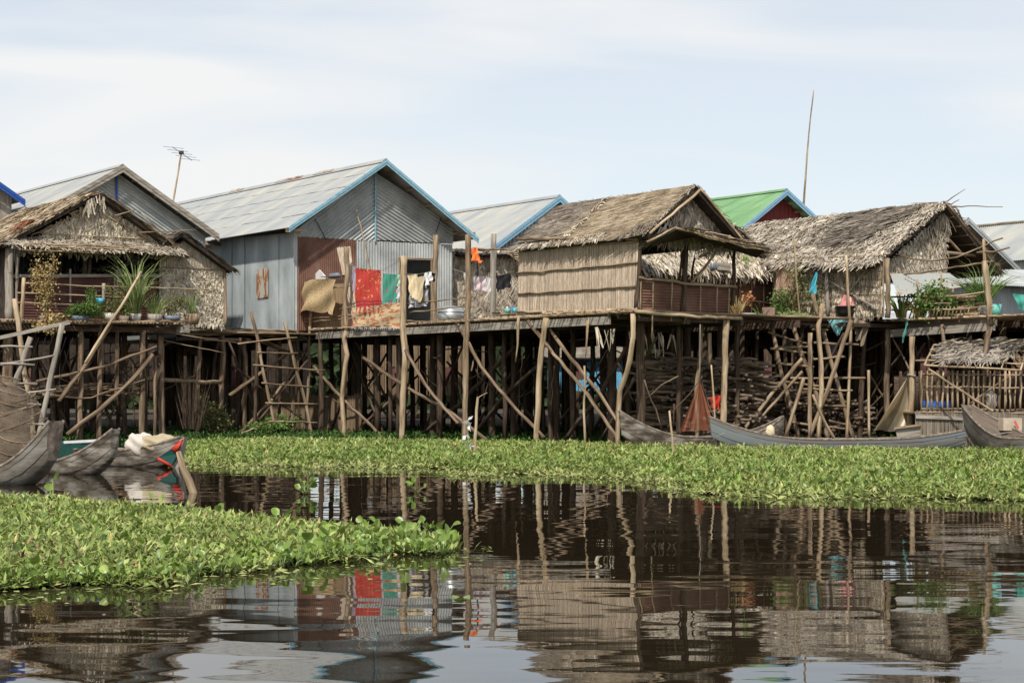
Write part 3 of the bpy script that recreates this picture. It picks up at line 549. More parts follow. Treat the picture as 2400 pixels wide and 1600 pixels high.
# hood over the porch, seen from beneath
hp = gF.sh(-W * 1.15); pk = hp(1582, 534); k0, k1 = hp(1516, 567), hp(1795, 582); q0, q1, q2 = gF(1530, 570), gF(1622, 552), gF(1775, 600)
b = MB(); b.slab(k0, pk, q1, q0, .05); b.slab(pk, k1, q2, q1, .05); hd = b.build('porch_hood', slab_d, hF)
b = MB(); blades(b, [k0, pk, q1, q0], V((-.4, -.3, -.3)), 160, .35, .035, .05, .4, 0, .03, V((0, -.3, 1))); blades(b, [pk, k1, q2, q1], V((.5, -.3, -.3)), 120, .4, .035, .05, .3, 0, .03, V((0, -.3, 1))); b.build('hood_thatch', thatch_d, hd)
b = MB(); b.tube([k0, pk], .025, n=6, jit=.006); b.tube([pk, hp(1690, 560), k1 + U * .1], .03, n=6, jit=.012)
for i in range(6): b.tube([hp(1600 + i * 12, 535 + i * 5), hp(1790 + i * 3, 572 + i * 4)], .014, n=5, jit=.02)
b.build('hood_pole', woodpale, hd)
# porch: posts, parapet, rails
b = MB()
for (x0, y0), (x1, y1), r in (((1606, 575), (1600, 735), .075), ((1596, 585), (1592, 660), .035), ((1720, 583), (1716, 715), .05), ((1500, 560), (1490, 722), .05)): pole('porch_post', wooddark, [gF(x0, y0) - W * (.02), gF((x0 + x1) / 2 + 2, (y0 + y1) / 2), gF(x1, y1)], r, r, hF, .008)
pole('porch_strut', wood, [gF(1680, 556) - W * .5, gF(1616, 668)], .035, None, hF); pole('porch_strut', wooddark, [gF(1678, 600) + W * .8, gF(1636, 668) + W * .3], .03, None, hF)
b = MB(); P_ = [gF(1500, 722), gF(1600, 738), gF(1713, 742), gF(1713, 675), gF(1605, 664), gF(1502, 655)]
corr(b, [P_[0] + W * .03, P_[1] + W * .03, P_[4] + W * .03, P_[5] + W * .03], Z, .07, .01, 6); corr(b, [P_[1] + W * .05, P_[2] + W * .05, P_[3] + W * .05, P_[4] + W * .05], Z, .07, .01, 6); b.build('parapet', rust, hF)
b = MB(); b.tube([gF(1494, 650) - W * .07, gF(1610, 666) - W * .07, gF(1722, 673) - W * .07], .04, n=7, jit=.01); b.build('handrail', wood, hF)
b = MB()
for x, y0, y1 in ((1527, 655, 795), (1572, 662, 752), (1639, 670, 740), (1678, 673, 756), (1706, 676, 742), (1500, 655, 728)): b.tube([gF(x, y0) - W * .05, gF(x - 2, y1) - W * .05], .02, n=6, jit=.006)
b.build('batten', woodpale, hF)
b = MB(); b.tube([gF(1478, 730) - W * .2, gF(1600, 741) - W * .2, gF(1725, 747) - W * .2], .045, n=8, jit=.01); b.build('bamboo_edge', woodpale, hF)
fz = fl.z; s0 = down(gF(1500, 722), fz - .05); s1 = down(gF(1716, 722), fz - .05)
MB().slab(s0, s1, s1 + W * 4.9, s0 + W * 4.9, .08).build('floor', wooddark, hF)
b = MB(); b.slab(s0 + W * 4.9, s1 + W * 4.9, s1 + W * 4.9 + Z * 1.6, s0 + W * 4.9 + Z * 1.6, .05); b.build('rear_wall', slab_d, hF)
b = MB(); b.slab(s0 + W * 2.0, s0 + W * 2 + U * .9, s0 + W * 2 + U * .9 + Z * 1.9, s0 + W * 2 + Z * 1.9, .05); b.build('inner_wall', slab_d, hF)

# --- lower thatched hut seen through the porch
gP = Plane(1500, 46.5, U); hP = thing('thatched_hut', 'low hut with bushy thatched eaves and rusty metal wall beyond the porch', 'hut', V((*gP(1700, 720).xy, zf)))
b = MB(); AP, EP1 = gP(1722, 528), gP(1806, 612); e0 = AP + (EP1 - AP).reflect(U)
rf = thatch_roof(hP, e0, AP, EP1, 2.6, thatch_g, 240, .4, .05, .13, .3)
b = MB(); ev = gP.sh(-W * .35); A_ = [ev(1495, 628), ev(1815, 640), gP(1800, 590) + W * .4, gP(1500, 575) + W * .4]; b.slab(*A_, .05); ee = b.build('skirt_roof', slab_d, hP)
b = MB(); blades(b, A_, V((.1, -.6, -1)), 420, .4, .05, .06, .4, .12, .05); blades(b, [ev(1497, 632), ev(1812, 642), ev(1812, 634), ev(1497, 624)], V((.1, -.1, -1)), 420, .32, .045, .05, .45, 0, .04); b.build('skirt_thatch', thatch_p, ee)
b = MB(); corr(b, [down(gP(1500, 722)), down(gP(1832, 722)), gP(1832, 620), gP(1500, 620)], Z, .075, .012, 6); b.build('front_wall', rust, hP)
b = MB()
for x in (1560, 1660, 1732, 1759, 1788, 1830): b.bar(down(gP(x, 722)) - W * .04, gP(x, 640) - W * .04, .04, .03, W)
b.tube([gP(1725, 700) - W * .1, gP(1830, 715) - W * .1], .02); b.build('batten', woodpale, hP)
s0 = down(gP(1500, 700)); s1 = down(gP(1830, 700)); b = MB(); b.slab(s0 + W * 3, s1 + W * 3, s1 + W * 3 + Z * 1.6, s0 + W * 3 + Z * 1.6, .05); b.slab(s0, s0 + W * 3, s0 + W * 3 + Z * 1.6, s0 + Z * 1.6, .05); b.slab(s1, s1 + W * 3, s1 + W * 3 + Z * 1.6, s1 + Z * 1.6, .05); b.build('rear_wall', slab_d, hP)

# --- big shaggy thatched house at right
YI = 46.; sI = Plane(2072, YI, W).sh(-U * .42); gI = Plane(2072, YI, U); rI = gI.sh(-W * .3)
hI = thing('thatched_house', 'big house with shaggy grey thatched roof and leaf panels latticed with sticks at right', 'house', V((*gI(2072, 740).xy, zf)))
AI, EI0 = rI(2220, 478), rI(2048, 622); EI1 = rI(2345, 640)
rf = thatch_roof(hI, EI0, AI, EI1, 7.6, thatch_g, 620, .27, .036, .1, .5, left=True, thick=.1, lift=.09, fl=.46)
sl = (EI0 - AI).normalized()
b = MB(); q = lambda t, s: L3(AI, EI0, t) + W * s + Z * .1
blades(b, [q(.02, .5), q(.6, 1.2), q(.66, 2.6), q(.05, 3.4)], (W * .8 + sl * .5), 420, .5, .03, .06, .3, 0, .03, V((-.5, -.3, 1))); b.build('dark_patch', thatch_d, rf)['label'] = 'dark brown matted patch of thatch'
b = MB(); FV = Z * .46 + U * .23; blades(b, [EI0 + W * .3, EI0 + W * 7.4 + FV, L3(EI0, AI, .05) + W * 7.4 + FV, L3(EI0, AI, .05) + W * .3], sl - Z * .4, 70, .4, .045, .05, .35, 0, .03); b.build('eave_frond', thatch_p, rf)
# side wall of latticed leaf panels
w0, w1, t0, t1 = sI(2068, 742), sI(1815, 756), sI(2068, 600), sI(1815, 606)
b = MB(); b.slab(w1 + U * .05, w0 + U * .05, t0 + U * .05, t1 + U * .05, .03); sw = b.build('side_wall', thatch_t, hI)
b = MB(); blades(b, [w1, w0, t0, t1], V((0, 0, -1)), 380, .24, .05, .03, .14, .19, .03, V((-1, -1, .2))); b.build('leaf_panel', thatch_p, sw)
b = MB()
for i in range(9):
    y = i / 8; b.tube([L3(w1, t1, y) - U * .06, L3(w0, t0, y) - U * .06], .010, n=5, jit=.008)
for i in range(24):
    y = i / 23; b.tube([L3(w1, w0, y) - U * .07, L3(t1, t0, y) - U * .07], .008, n=5, jit=.006)
b.build('lattice', wood, sw)
b = MB(); b.bar(sI(2066, 725) - U * .12, sI(1905, 632) - U * .12, .05, .03); b.bar(sI(2058, 610) - U * .14, sI(1995, 690) - U * .14, .05, .03); b.build('cross_brace', woodgrey, sw)
pole('wall_post', woodgrey, [sI(1945, 602) - U * .15, sI(1950, 740) - U * .15], .055, None, hI); pole('wall_post', wood, [sI(2080, 605), sI(2080, 745)], .07, None, hI)
# leaf clad gable, partly open under the right-hand slope
gpoly = [gI(2076, 650), gI(2214, 648), gI(2218, 500), gI(2206, 502), gI(2140, 560), gI(2076, 618)]
b = MB(); b.slab(gI(2076, 650) + W * .05, gI(2214, 652) + W * .05, gI(2214, 502) + W * .05, gI(2076, 615) + W * .05, .03); gg = b.build('gable', slab_d, hI)
b = MB(); blades(b, gpoly, V((.05, 0, -1)), 900, .2, .04, .04, .3, .07, .03, V((0, -1, .2))); blades(b, [gI(2160, 545), gI(2218, 512), gI(2216, 490), gI(2190, 508)], V((.15, 0, -1)), 300, .5, .05, .1, .4, 0, .04); b.build('leaf_cladding', thatch_g, gg)
b = MB(); b.tube([rI(2222, 480), rI(2335, 625)], .035, jit=.01); b.tube([gI(2215, 552) , gI(2255, 596)], .04); b.tube([gI(2218, 592), gI(2300, 600)], .05); b.tube([rI(2240, 483), gI(2310, 600) + W * .2], .025, n=5)
for i in range(7): p = L3(AI, EI1, .12 + i * .13) - Z * .12; b.tube([p, p + W * 5], .025, n=5)
b.build('rafter', wood, hI)
b = MB()
for p, q in (((2221, 471), (2262, 443)), ((2228, 480), (2248, 468)), ((2235, 483), (2350, 485)), ((2155, 478), (2200, 474)), ((2020, 497), (2050, 495))): pole('ridge_stick', wood, [rI(*p), rI(*q)], .018, .01, hI, .01, 5)
s0 = down(gI(2076, 740)); s1 = down(gI(2320, 740)); b = MB(); b.slab(s0 + W * 7, s1 + W * 7, s1 + W * 7 + Z * 1.5, s0 + W * 7 + Z * 1.5, .05); b.slab(s0 + W * .2 + U * .1, s0 + W * 7 + U * .1, s0 + W * 7 + U * .1 + Z * 1.5, s0 + W * .2 + U * .1 + Z * 1.5, .04)
b.slab(gI(2218, 620) + W * 1.2, gI(2330, 640) + W * 1.2, gI(2330, 615) + W * 1.2, gI(2218, 600) + W * 1.2, .04); b.build('rear_wall', slab_d, hI)
MB().slab(s0, s1, s1 + W * 7, s0 + W * 7, .06).build('floor', wooddark, hI)
# rusty awning sheet under the gable
ai = gI.sh(-W * .95); sh = thing('awning_sheet', 'tilted pale metal awning sheet with orange rust stains below the leaf gable', 'awning', gI(2150, 650))
b = MB(); corr(b, [ai(2104, 692), ai(2266, 671), gI(2222, 640) - W * .05, gI(2082, 640) - W * .05], W, .085, .012, 6, face=V((0, -.5, 1))); b.build('sheet', mat('rust_stained_sheet', [(.42, .43, .4), (.44, .43, .38), (.36, .24, .13), (.25, .13, .06)], .6, (1.3, 1.3, 1.3), detail=6, rampmid=(.45, .68)), sh)
b = MB(); b.tube([ai(2150, 655), ai(2153, 700)], .03); b.tube([ai(2206, 640), ai(2205, 745)], .03); b.build('prop', woodpale, sh)
# ---------------- stilt platforms ----------------
o1 = at(945, YH, 50.); L1 = Plane(0, 0, W, V((o1.x, o1.y, 0))); zd = 3.30     # front edge of the middle platform
def P2(pl, pts, off=0.): return [pl(x, y) + U * off for x, y in pts]
def deck(root, a, b_, dep, nm='deck', n=None, ov=.25, m=None, r=.03, side=U):
    b = MB(); L = (b_ - a).length; n = n or int(L / .11)
    for i in range(n):
        p = L3(a, b_, (i + random.uniform(.1, .9)) / n); o = random.uniform(0, ov); b.tube([p - side * o, p + side * dep], r * random.uniform(.7, 1.2), n=5, jit=.006, seg=1.2)
    return b.build(nm, m or wood, root)
def under(root, a, b_, dep, rows, per, top=zd, dy=2.0, name='post', r=.075, zb=-.5, skip=0):
    for k in range(skip, rows):
        for i in range(per):
            p = L3(a, b_, (i + .5 + random.uniform(-.25, .25)) / per) + U * (dep * (k + 1) / rows + random.uniform(-.3, .3))
            lean = V((random.uniform(-.15, .15), random.uniform(-.1, .1), 0)); rr = r * random.uniform(.6, 1.25)
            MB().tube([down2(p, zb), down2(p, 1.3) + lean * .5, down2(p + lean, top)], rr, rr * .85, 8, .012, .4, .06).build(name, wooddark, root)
def braces(root, a, b_, dep, n, top=zd - .3):
    for i in range(n):
        p = L3(a, b_, random.random()) + U * random.uniform(.8, dep); d = (W if random.random() < .6 else U) * random.uniform(1.6, 3.2) * random.choice((-1, 1))
        MB().tube([down2(p, random.uniform(0, .4)), down2(p + d, top - random.uniform(0, .9))], .045, .035, 6, .012, .4).build('brace', wooddark, root)
# middle platform, carrying the grey house and the laundry deck
a, b_ = L1(726, 780), L1(1497, 738); a, b_ = down2(a, zd), down2(b_, zd)
pM = thing('stilt_platform', 'long middle platform of poles on stilts below the grey house and the reed-walled house', 'platform', down2(a, 0))
dk = deck(pM, a + Z * .06, b_ + Z * .06, 7.5, ov=.3); deck(pM, a + Z * .1 - W * .0, b_ + Z * .1, 1.2, n=50, ov=.1, r=.022, m=woodpale)
b = MB(); b.bar(L1(740, 787), L1(1429, 750.5), .07, .2); b.build('edge_beam', woodgrey, pM)
for k in (1.6, 3.4, 5.4, 7.4): MB().bar(a + U * k - Z * .12, b_ + U * k - Z * .12, .1, .18).build('floor_beam', wooddark, pM)
for i in range(9): p = L3(a, b_, (i + .5) / 9); MB().bar(p + U * .1 - Z * .03, p + U * 7.4 - Z * .03, .09, .12).build('joist', wooddark, pM)
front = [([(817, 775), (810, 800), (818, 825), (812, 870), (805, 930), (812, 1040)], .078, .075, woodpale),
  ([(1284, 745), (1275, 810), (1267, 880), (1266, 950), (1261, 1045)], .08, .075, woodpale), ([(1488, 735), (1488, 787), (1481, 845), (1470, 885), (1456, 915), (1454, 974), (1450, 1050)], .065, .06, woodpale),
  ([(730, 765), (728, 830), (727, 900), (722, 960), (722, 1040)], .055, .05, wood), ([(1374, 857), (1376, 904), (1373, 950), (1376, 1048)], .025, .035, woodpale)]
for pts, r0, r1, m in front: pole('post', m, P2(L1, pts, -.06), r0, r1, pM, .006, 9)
for pts, r0, r1 in (([(1221, 742), (1219, 810), (1214, 848)], .045, .015), ([(1384, 747), (1381, 810), (1378, 841)], .045, .012), ([(697, 745), (700, 780), (706, 800)], .03, .02)): pole('hanging_stake', woodpale, P2(L1, pts, -.08), r0, r1, pM, .004)
tall = [([(947, 600), (945, 742), (944, 772), (950, 827), (945, 935), (941, 1040)], .095, .09, woodpale, -.1), ([(1097, 550), (1097, 742), (1096, 754), (1091, 833), (1093, 852), (1091, 927), (1088, 1042)], .08, .085, wood, -.08),
  ([(1021, 551), (1019, 640), (1017, 780)], .09, .095, wood, 3.2), ([(1157, 548), (1156, 640), (1153, 780)], .09, .09, woodgrey, 2.2), ([(813, 580), (811, 600), (815, 640), (808, 700), (813, 780)], .085, .075, wood, -.05)]
for pts, r0, r1, m, o in tall: pole('tall_post', m, P2(L1.sh(U * o), pts), r0, r1, pM, .006, 9)
for pts in ([(1072, 754), (1130, 860), (1200, 945), (1277, 1025)], [(1228, 740), (1300, 830), (1370, 912), (1453, 1035)], [(1259, 740), (1330, 838), (1400, 925), (1472, 1038)], [(959, 820), (1010, 910), (1083, 992)],
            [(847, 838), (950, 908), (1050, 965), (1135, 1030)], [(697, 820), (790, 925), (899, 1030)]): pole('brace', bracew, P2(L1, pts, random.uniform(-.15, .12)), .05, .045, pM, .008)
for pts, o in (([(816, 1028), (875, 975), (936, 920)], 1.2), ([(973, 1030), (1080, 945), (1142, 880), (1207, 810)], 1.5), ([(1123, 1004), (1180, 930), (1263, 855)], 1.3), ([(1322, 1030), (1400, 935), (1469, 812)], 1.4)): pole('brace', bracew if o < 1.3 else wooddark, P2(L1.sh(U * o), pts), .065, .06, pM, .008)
# added floors and dark posts keeping the space under the rear houses in shade
RB = [(-2.2, 7.3, 12), (-1, 0, 0)]
MB().slab(a + U * 7.3 - W * 1 - Z * .05, b_ + U * 7.3 - Z * .05, b_ + U * 24 - Z * .05, a + U * 24 + W * 9 - Z * .05, .1).build('added_shade_floor', wooddark, pM)
for i in range(60):
    p = L3(a + W * 6, b_, random.random()) + U * random.uniform(8, 23); MB().tube([down2(p, -.1), down2(p, zd)], random.uniform(.07, .13), None, 6, .012, 1.2).build('post', wooddark, pM)
for x, r, t in ((855, .1, 2.), (880, .08, 4), (1015, .11, 1.6), (1151, .11, 1.5), (1202, .09, 1.8), (1291, .07, 1.5), (1303, .12, 1.7), (1343, .08, 1.6), (1432, .11, 1.6), (1475, .09, 2.2), (775, .09, 2.4)):
    pl_ = L1.sh(U * t); q = pl_(x, 1000); MB().tube([down2(q, -.4), down2(q, 1.6) + U * random.uniform(-.05, .05), down2(q, zd)], r, r * .9, 9, .01, .4, .05).build('post', wooddark, pM)
under(pM, a, b_, 8.6, 4, 8, skip=1); braces(pM, a, b_, 8, 22)
def clutter(root, A_, B_, dirv, dep, n):      # loose thin sticks, hanging laths and lashings between the stilts
    for i in range(n):
        p = L3(A_, B_, random.random()) + dirv * random.uniform(.3, dep); d = (B_ - A_).normalized() * random.uniform(-1.6, 1.6) + dirv * random.uniform(-1, 1); z0_, z1_ = random.uniform(.2, 2.9), random.uniform(.4, 3.1)
        MB().tube([down2(p, z0_), down2(p + d * .5, (z0_ + z1_) / 2 + random.uniform(-.1, .1)), down2(p + d, z1_)], random.uniform(.014, .03), random.uniform(.01, .02), 5, .02, .3, .15).build('loose_stick', bracew if random.random() < .5 else wooddark, root)
clutter(pM, a, b_, U, 3.5, 46)
# handrails on the middle platform
rl = L1.sh(-U * .02)
for pts in ([(664, 695), (830, 668)], [(669, 751), (829, 738)], [(669, 757), (770, 750), (829, 744)], [(795, 725), (840, 716)], [(956, 712), (1030, 703), (1114, 695)], [(960, 733), (1050, 722), (1110, 717)], [(950, 752), (1040, 754), (1110, 745)]): pole('rail', wood, P2(rl, pts), .024, .018, pM, .012, 6)
pole('rail', wood, [rl(1118, 583), rl(1215, 585)], .03, .028, pM, .012, 6)
for pts, r in (([(582, 669), (584, 700), (590, 745)], .04), ([(653, 625), (650, 700), (648, 770)], .05), ([(661, 690), (668, 775)], .035), ([(728, 677), (727, 770)], .05), ([(692, 690), (693, 770)], .05)): pole('rail_post', woodpale, P2(rl, pts), r, r * .9, pM, .006, 7)
pole('leaning_pole', woodpale, [gD(828, 490) - W * .2, gD(850, 640) - W * .5, gD(853, 760) - W * .6], .018, .022, pM, .01, 5)
# pole underlayer ends below the reed wall
b = MB()
for i in range(8): x = 1285 + i * 25; q = sF(x, 734 - (x - 1285) * .04) ; b.tube([q - U * .18, q + U * 1.5], .055, n=8, jit=.004)
b.tube([sF(1215, 742) - U * .1, sF(1500, 724) - U * .1], .035, n=7, jit=.01); b.tube([sF(1215, 730) - U * .05, sF(1400, 729) - U * .05], .03, n=7, jit=.01); b.build('bearer', woodpale, pM)

# left shelf of poles in front of the small leaf hut
pl0 = Plane(433, 51.2, (at(700, YH, 55.) - at(433, YH, 51.2)).normalized())
pS = thing('stilt_walkway', 'sagging stick walkway on thin stilts between the left huts and the grey house', 'walkway', pl0(560, 1000))
a, b_ = down2(pl0(428, 770), 3.2), down2(pl0(712, 780), 3.25); deck(pS, a, b_, 3.6, m=wood, ov=.3)
for y0, y1 in ((768, 778), (776, 782), (783, 789)): pole('edge_pole', wood, [pl0(430, y0) - W * .2, pl0(560, (y0 + y1) / 2 - 2) - W * .2, pl0(715, y1) - W * .2], .035, .03, pS)
MB().bar(pl0(670, 794) - W * .3, pl0(758, 786) - W * .3, .06, .2).build('end_board', woodgrey, pS)
for pts, r in (([(467, 781), (461, 904), (456, 1040)], .065), ([(517, 785), (521, 830), (516, 904), (513, 1020)], .09), ([(569, 790), (571, 870), (569, 1010)], .085), ([(544, 785), (527, 850), (524, 1010)], .05), ([(590, 790), (588, 870), (586, 1030)], .05), ([(652, 790), (651, 1000)], .06), ([(684, 785), (682, 900), (683, 1025)], .1)):
    pole('post', bracew if r > .06 else wooddark, [pl0(x, y) - W * (.1 if r > .05 else -.8) for x, y in pts], r, r * .9, pS, .01, 9)
for pts in ([(546, 1022), (625, 940), (690, 845), (722, 800)], [(528, 926), (600, 875), (676, 818)], [(600, 800), (675, 830), (760, 862)]): pole('brace', bracew, [pl0(x, y) - W * .3 for x, y in pts], .06, .05, pS, .01)
for pts in ([(400, 764), (520, 778), (668, 797)], [(500, 770), (590, 790), (656, 823)], [(385, 782), (470, 795), (555, 806)], [(330, 790), (430, 812), (507, 827)], [(432, 772), (560, 780), (712, 790)]): pole('bamboo_lath', woodpale, [pl0(x, y) - W * .5 for x, y in pts], .018, .012, pS, .004, 5)
pole('crossbar', wood, [pl0(332, 888) - W * .3, pl0(507, 896) - W * .3], .07, .06, pS)
under(pS, a, b_, 7, 3, 4); braces(pS, a, b_, 5, 7)
_n = V((-.25, 1, 0)); MB().slab(a + _n * 3.7 - Z * .05, b_ + _n * 3.7 - Z * .05, b_ + _n * 30 - Z * .05, a + _n * 30 - Z * .05, .1).build('added_shade_floor', wooddark, pS)  # floor added to cast shade behind the walkway stilts
for i in range(40):
    p = L3(a, b_, random.random()) + _n * random.uniform(5, 28); MB().tube([down2(p, -.1), down2(p, zd)], random.uniform(.07, .14), None, 6, .012, 1.2).build('post', wooddark, pS)
# left platform below the dark open hut
gT2 = gT.sh(-W * 1.25); a, b_ = down2(gT2(-150, 760), zd), down2(gT2(437, 760), zd)
pL = thing('stilt_platform', 'left platform on stilts carrying the open-fronted thatched hut and a row of potted plants', 'platform', down2(a, 0))
b = MB(); n = 66
for i in range(n): p = L3(a, b_, (i + .5) / n) + Z * .06; b.tube([p - W * random.uniform(0, .15), p + W * 7], .035, n=5, jit=.006, seg=1.5)
b.build('deck', wood, pL)
b = MB(); b.tube([gT2(-100, 752), gT2(200, 757), gT2(436, 752)], .05, n=8, jit=.01); b.build('edge_pole', wood, pL)
MB().bar(gT2(436, 769) , gT2(432, 769) + W * 4.5 - U * 1.0, .26, .26).build('main_beam', woodgrey, pL)
for k in (.3, 2.4, 4.5, 6.5): MB().bar(a + W * k - Z * .12, b_ + W * k - Z * .12, .1, .16).build('floor_beam', wooddark, pL)
for pts, r in (([(190, 765), (189, 900), (188, 1040)], .08), ([(236, 760), (235, 850), (231, 1040)], .078), ([(376, 775), (377, 880), (381, 1040)], .1), ([(275, 775), (273, 950)], .06), ([(335, 775), (333, 1030)], .085), ([(20, 790), (14, 1050)], .14), ([(365, 860), (362, 1040)], .05)):
    pole('post', bracew, [gT2.sh(W * (.3 if r < .1 else .6))(x, y) for x, y in pts], r, r * .95, pL, .007, 9)
for pts, r in (([(86, 894), (240, 860), (367, 812)], .045), ([(158, 1018), (240, 955), (320, 880), (358, 830)], .07), ([(138, 940), (200, 855), (262, 760)], .06), ([(0, 900), (90, 897)], .04), ([(100, 925), (200, 935), (340, 890)], .03)): pole('brace', bracew, P2(gT2.sh(W * .1), pts), r, r * .85, pL, .008)
n = 26; b = MB()
for i in range(n): y = 905 + i * 1.1; b.tube([gT2(120 + random.uniform(-10, 40), y) + W * random.uniform(.5, 2.5), gT2(340 + random.uniform(-40, 20), y - 8) + W * random.uniform(.5, 2.5)], .02, n=4, jit=.02)
b.build('lower_shelf', wood, pL)
for s in range(2):
    for i in range(6): pole('brace', wooddark, [gT2(60 + i * 55, 1015) + W * (2 + 2 * s), gT2(60 + i * 55 + random.choice((-90, 90)), 800) + W * (2 + 2 * s)], .05, .045, pL)
for k in range(3):
    for i in range(8):
        p = L3(a, b_, (i + .5 + random.uniform(-.3, .3)) / 8) + W * (2 + k * 2.2); MB().tube([down2(p, -.3), down2(p, zd)], random.uniform(.07, .12), None, 8, .012, .5, .06).build('post', wooddark, pL)
MB().slab(a + W * 7 - Z * .05, b_ + W * 7 - Z * .05, b_ + W * 26 - Z * .05, a + W * 26 - Z * .05, .1).build('added_shade_floor', wooddark, pL)  # floor added to shade the space behind the left stilts
for i in range(40):
    p = L3(a, b_, random.random()) + W * random.uniform(8, 25); MB().tube([down2(p, -.1), down2(p, zd)], random.uniform(.07, .13), None, 6, .012, 1.2).build('post', wooddark, pL)
clutter(pL, a, b_, W, 4, 40)
# hut railing
rt_ = gT.sh(-W * .9)
for pts, r in (([(56, 651), (53, 700), (50, 762)], .055), ([(243, 664), (243, 715)], .05), ([(34, 712), (42, 770)], .06)): pole('rail_post', woodpale if r > .05 else woodgrey, P2(rt_, pts), r, r, pL, .006)
for pts in ([(55, 663), (200, 670), (330, 673), (490, 679)], [(40, 686), (250, 694), (330, 698)], [(40, 709), (180, 714)]): pole('rail', woodpale, P2(rt_, pts), .024, .02, pL, .006, 6)
pole('leaning_pole', woodpale, P2(gT2.sh(-W * .3), [(331, 637), (295, 700), (255, 760), (200, 850)]), .04, .045, pL, .004, 7)
# right platforms
def platform(label, x0, x1, Y0, dep, nf, ybeam):
    pl_ = Plane(x0, Y0, W); a_ = down2(pl_(x0, 900), zd + .02); c_ = down2(pl_(x1, 900), zd + .02)
    h = thing('stilt_platform', label, 'platform', down2(a_, 0)); deck(h, a_ + Z * .07, c_ + Z * .07, dep, ov=.3)
    MB().bar(a_ - Z * .1, c_ - Z * .1, .07, .22).build('edge_beam', woodgrey, h)
    for k in (.9, 2.7, 4.6): MB().bar(a_ + U * k - Z * .12, c_ + U * k - Z * .12, .1, .16).build('floor_beam', wooddark, h)
    under(h, a_, c_, dep, 3, nf); braces(h, a_, c_, dep, nf * 2); return h, pl_
pR1, q1 = platform('short platform section on stilts in front of the hut with the rusty wall', 1690, 1800, 47.2, 5, 3, 0)
MB().bar(q1(1710, 768), q1(1800, 757), .06, .2).build('edge_beam', woodgrey, pR1)
pR3 = thing('stilt_platform', 'frame of stilts and dark posts under the open porch of the reed-walled house', 'platform', down2(gF(1600, 722), 0))
for pts, r, o in (([(1703, 745), (1700, 827), (1697, 913), (1694, 1045)], .082, -.1), ([(1663, 780), (1664, 855)], .05, .3), ([(1643, 760), (1640, 850), (1632, 900), (1634, 1040)], .055, .5)): pole('post', woodpale if r > .08 else wood, P2(gF.sh(W * o), pts), r, r * .95, pR3, .006, 9)
for x, r, t in ((1502, .12, .8), (1591, .06, .8), (1597, .04, 1.1), (1611, .1, 2.4), (1687, .08, 1.8), (1520, .08, 2.6), (1575, .09, 3.4), (1650, .09, 3.6), (1700, .09, 4.0), (1740, .08, 3.5)): q = gF.sh(W * t)(x, 1000); MB().tube([down2(q, -.4), down2(q, zd)], r, r * .9, 9, .01, .4, .05).build('post', wooddark, pR3)
s0 = down2(gF(1500, 722), zd - .08); s1 = down2(gF(1712, 722), zd - .08)
for k in (.1, 2., 4., 5.5): MB().bar(s0 + W * k, s1 + W * k, .1, .16).build('floor_beam', wooddark, pR3)
b = MB(); blades(b, [gF(1440, 770) + W * 1.0, gF(1640, 785) + W * 1.0, gF(1640, 778) + W * 1.0, gF(1440, 762) + W * 1.0], V((0, 0, -1)), 110, .5, .05, .04, .2, 0, .03); b.build('hanging_frond', thatch_p, pR3)
MB().slab(s0 + W * 6.3, s1 + W * 6.3 + U * 6, s1 + W * 22 + U * 12, s0 + W * 22, .1).build('added_shade_floor', wooddark, pR3)  # floor added behind the porch to darken the view below
for i in range(30):
    p = L3(s0, s1 + U * 6, random.random()) + W * random.uniform(6, 22); MB().tube([down2(p, -.1), down2(p, zd)], random.uniform(.07, .13), None, 6, .012, 1.2).build('post', wooddark, pR3)
pole('brace', bracew, P2(gF.sh(W * .4), [(1510, 890), (1530, 945), (1550, 1005)]), .02, .02, pR3)
pR2, q2 = platform('right platform on stilts below the big shaggy thatched house', 1800, 2335, 51.2, 6.5, 6, 0)
qI = Plane(2078, 46.6, W); MB().bar(qI(2078, 782), qI(2331, 765), .07, .2).build('edge_beam', woodgrey, pR2)
_a = down2(qI(1790, 900), zd - .05); _b = down2(qI(2500, 900), zd - .05); MB().slab(_a + U * 3, _b + U * 3, _b + U * 20, _a + U * 20, .1).build('added_shade_floor', wooddark, pR2)  # floor added to keep the ground behind the right stilts dark
for i in range(30):
    p = L3(_a, _b, random.random()) + U * random.uniform(4, 19); MB().tube([down2(p, -.1), down2(p, zd)], random.uniform(.07, .13), None, 6, .012, 1.2).build('post', wooddark, pR2)
clutter(pR2, down2(qI(1800, 900), 3), down2(qI(2330, 900), 3), U, 3.5, 34)
aa = down2(qI(2078, 900), 3.34); bb = down2(qI(2420, 900), 3.34); deck(pR2, aa, bb, 5, n=60, ov=.4, m=woodpale)
qJ = Plane(1862, 49.2, W); MB().bar(qJ(1862, 785), qJ(1903, 783), .07, .25).build('edge_beam', woodgrey, pR2)
for pts, r, o in (([(2080, 770), (2081, 840), (2077, 900), (2081, 1010)], .08, -.05), ([(2208, 760), (2213, 800), (2211, 840), (2208, 880)], .05, -.1), ([(2322, 765), (2312, 800), (2306, 850), (2304, 1000)], .07, -.1)): pole('post', bracew, P2(qI.sh(U * o), pts), r, r, pR2, .006, 9)
for pts in ([(2076, 762), (2115, 835), (2150, 895)], [(2000, 838), (2070, 800), (2120, 772)], [(2010, 840), (2045, 890), (2070, 930)], [(2040, 935), (2070, 880), (2110, 830)], [(1980, 1015), (2030, 965), (2090, 900)]): pole('brace', bracew, P2(qI.sh(U * .2), pts), .03, .028, pR2, .01, 6)
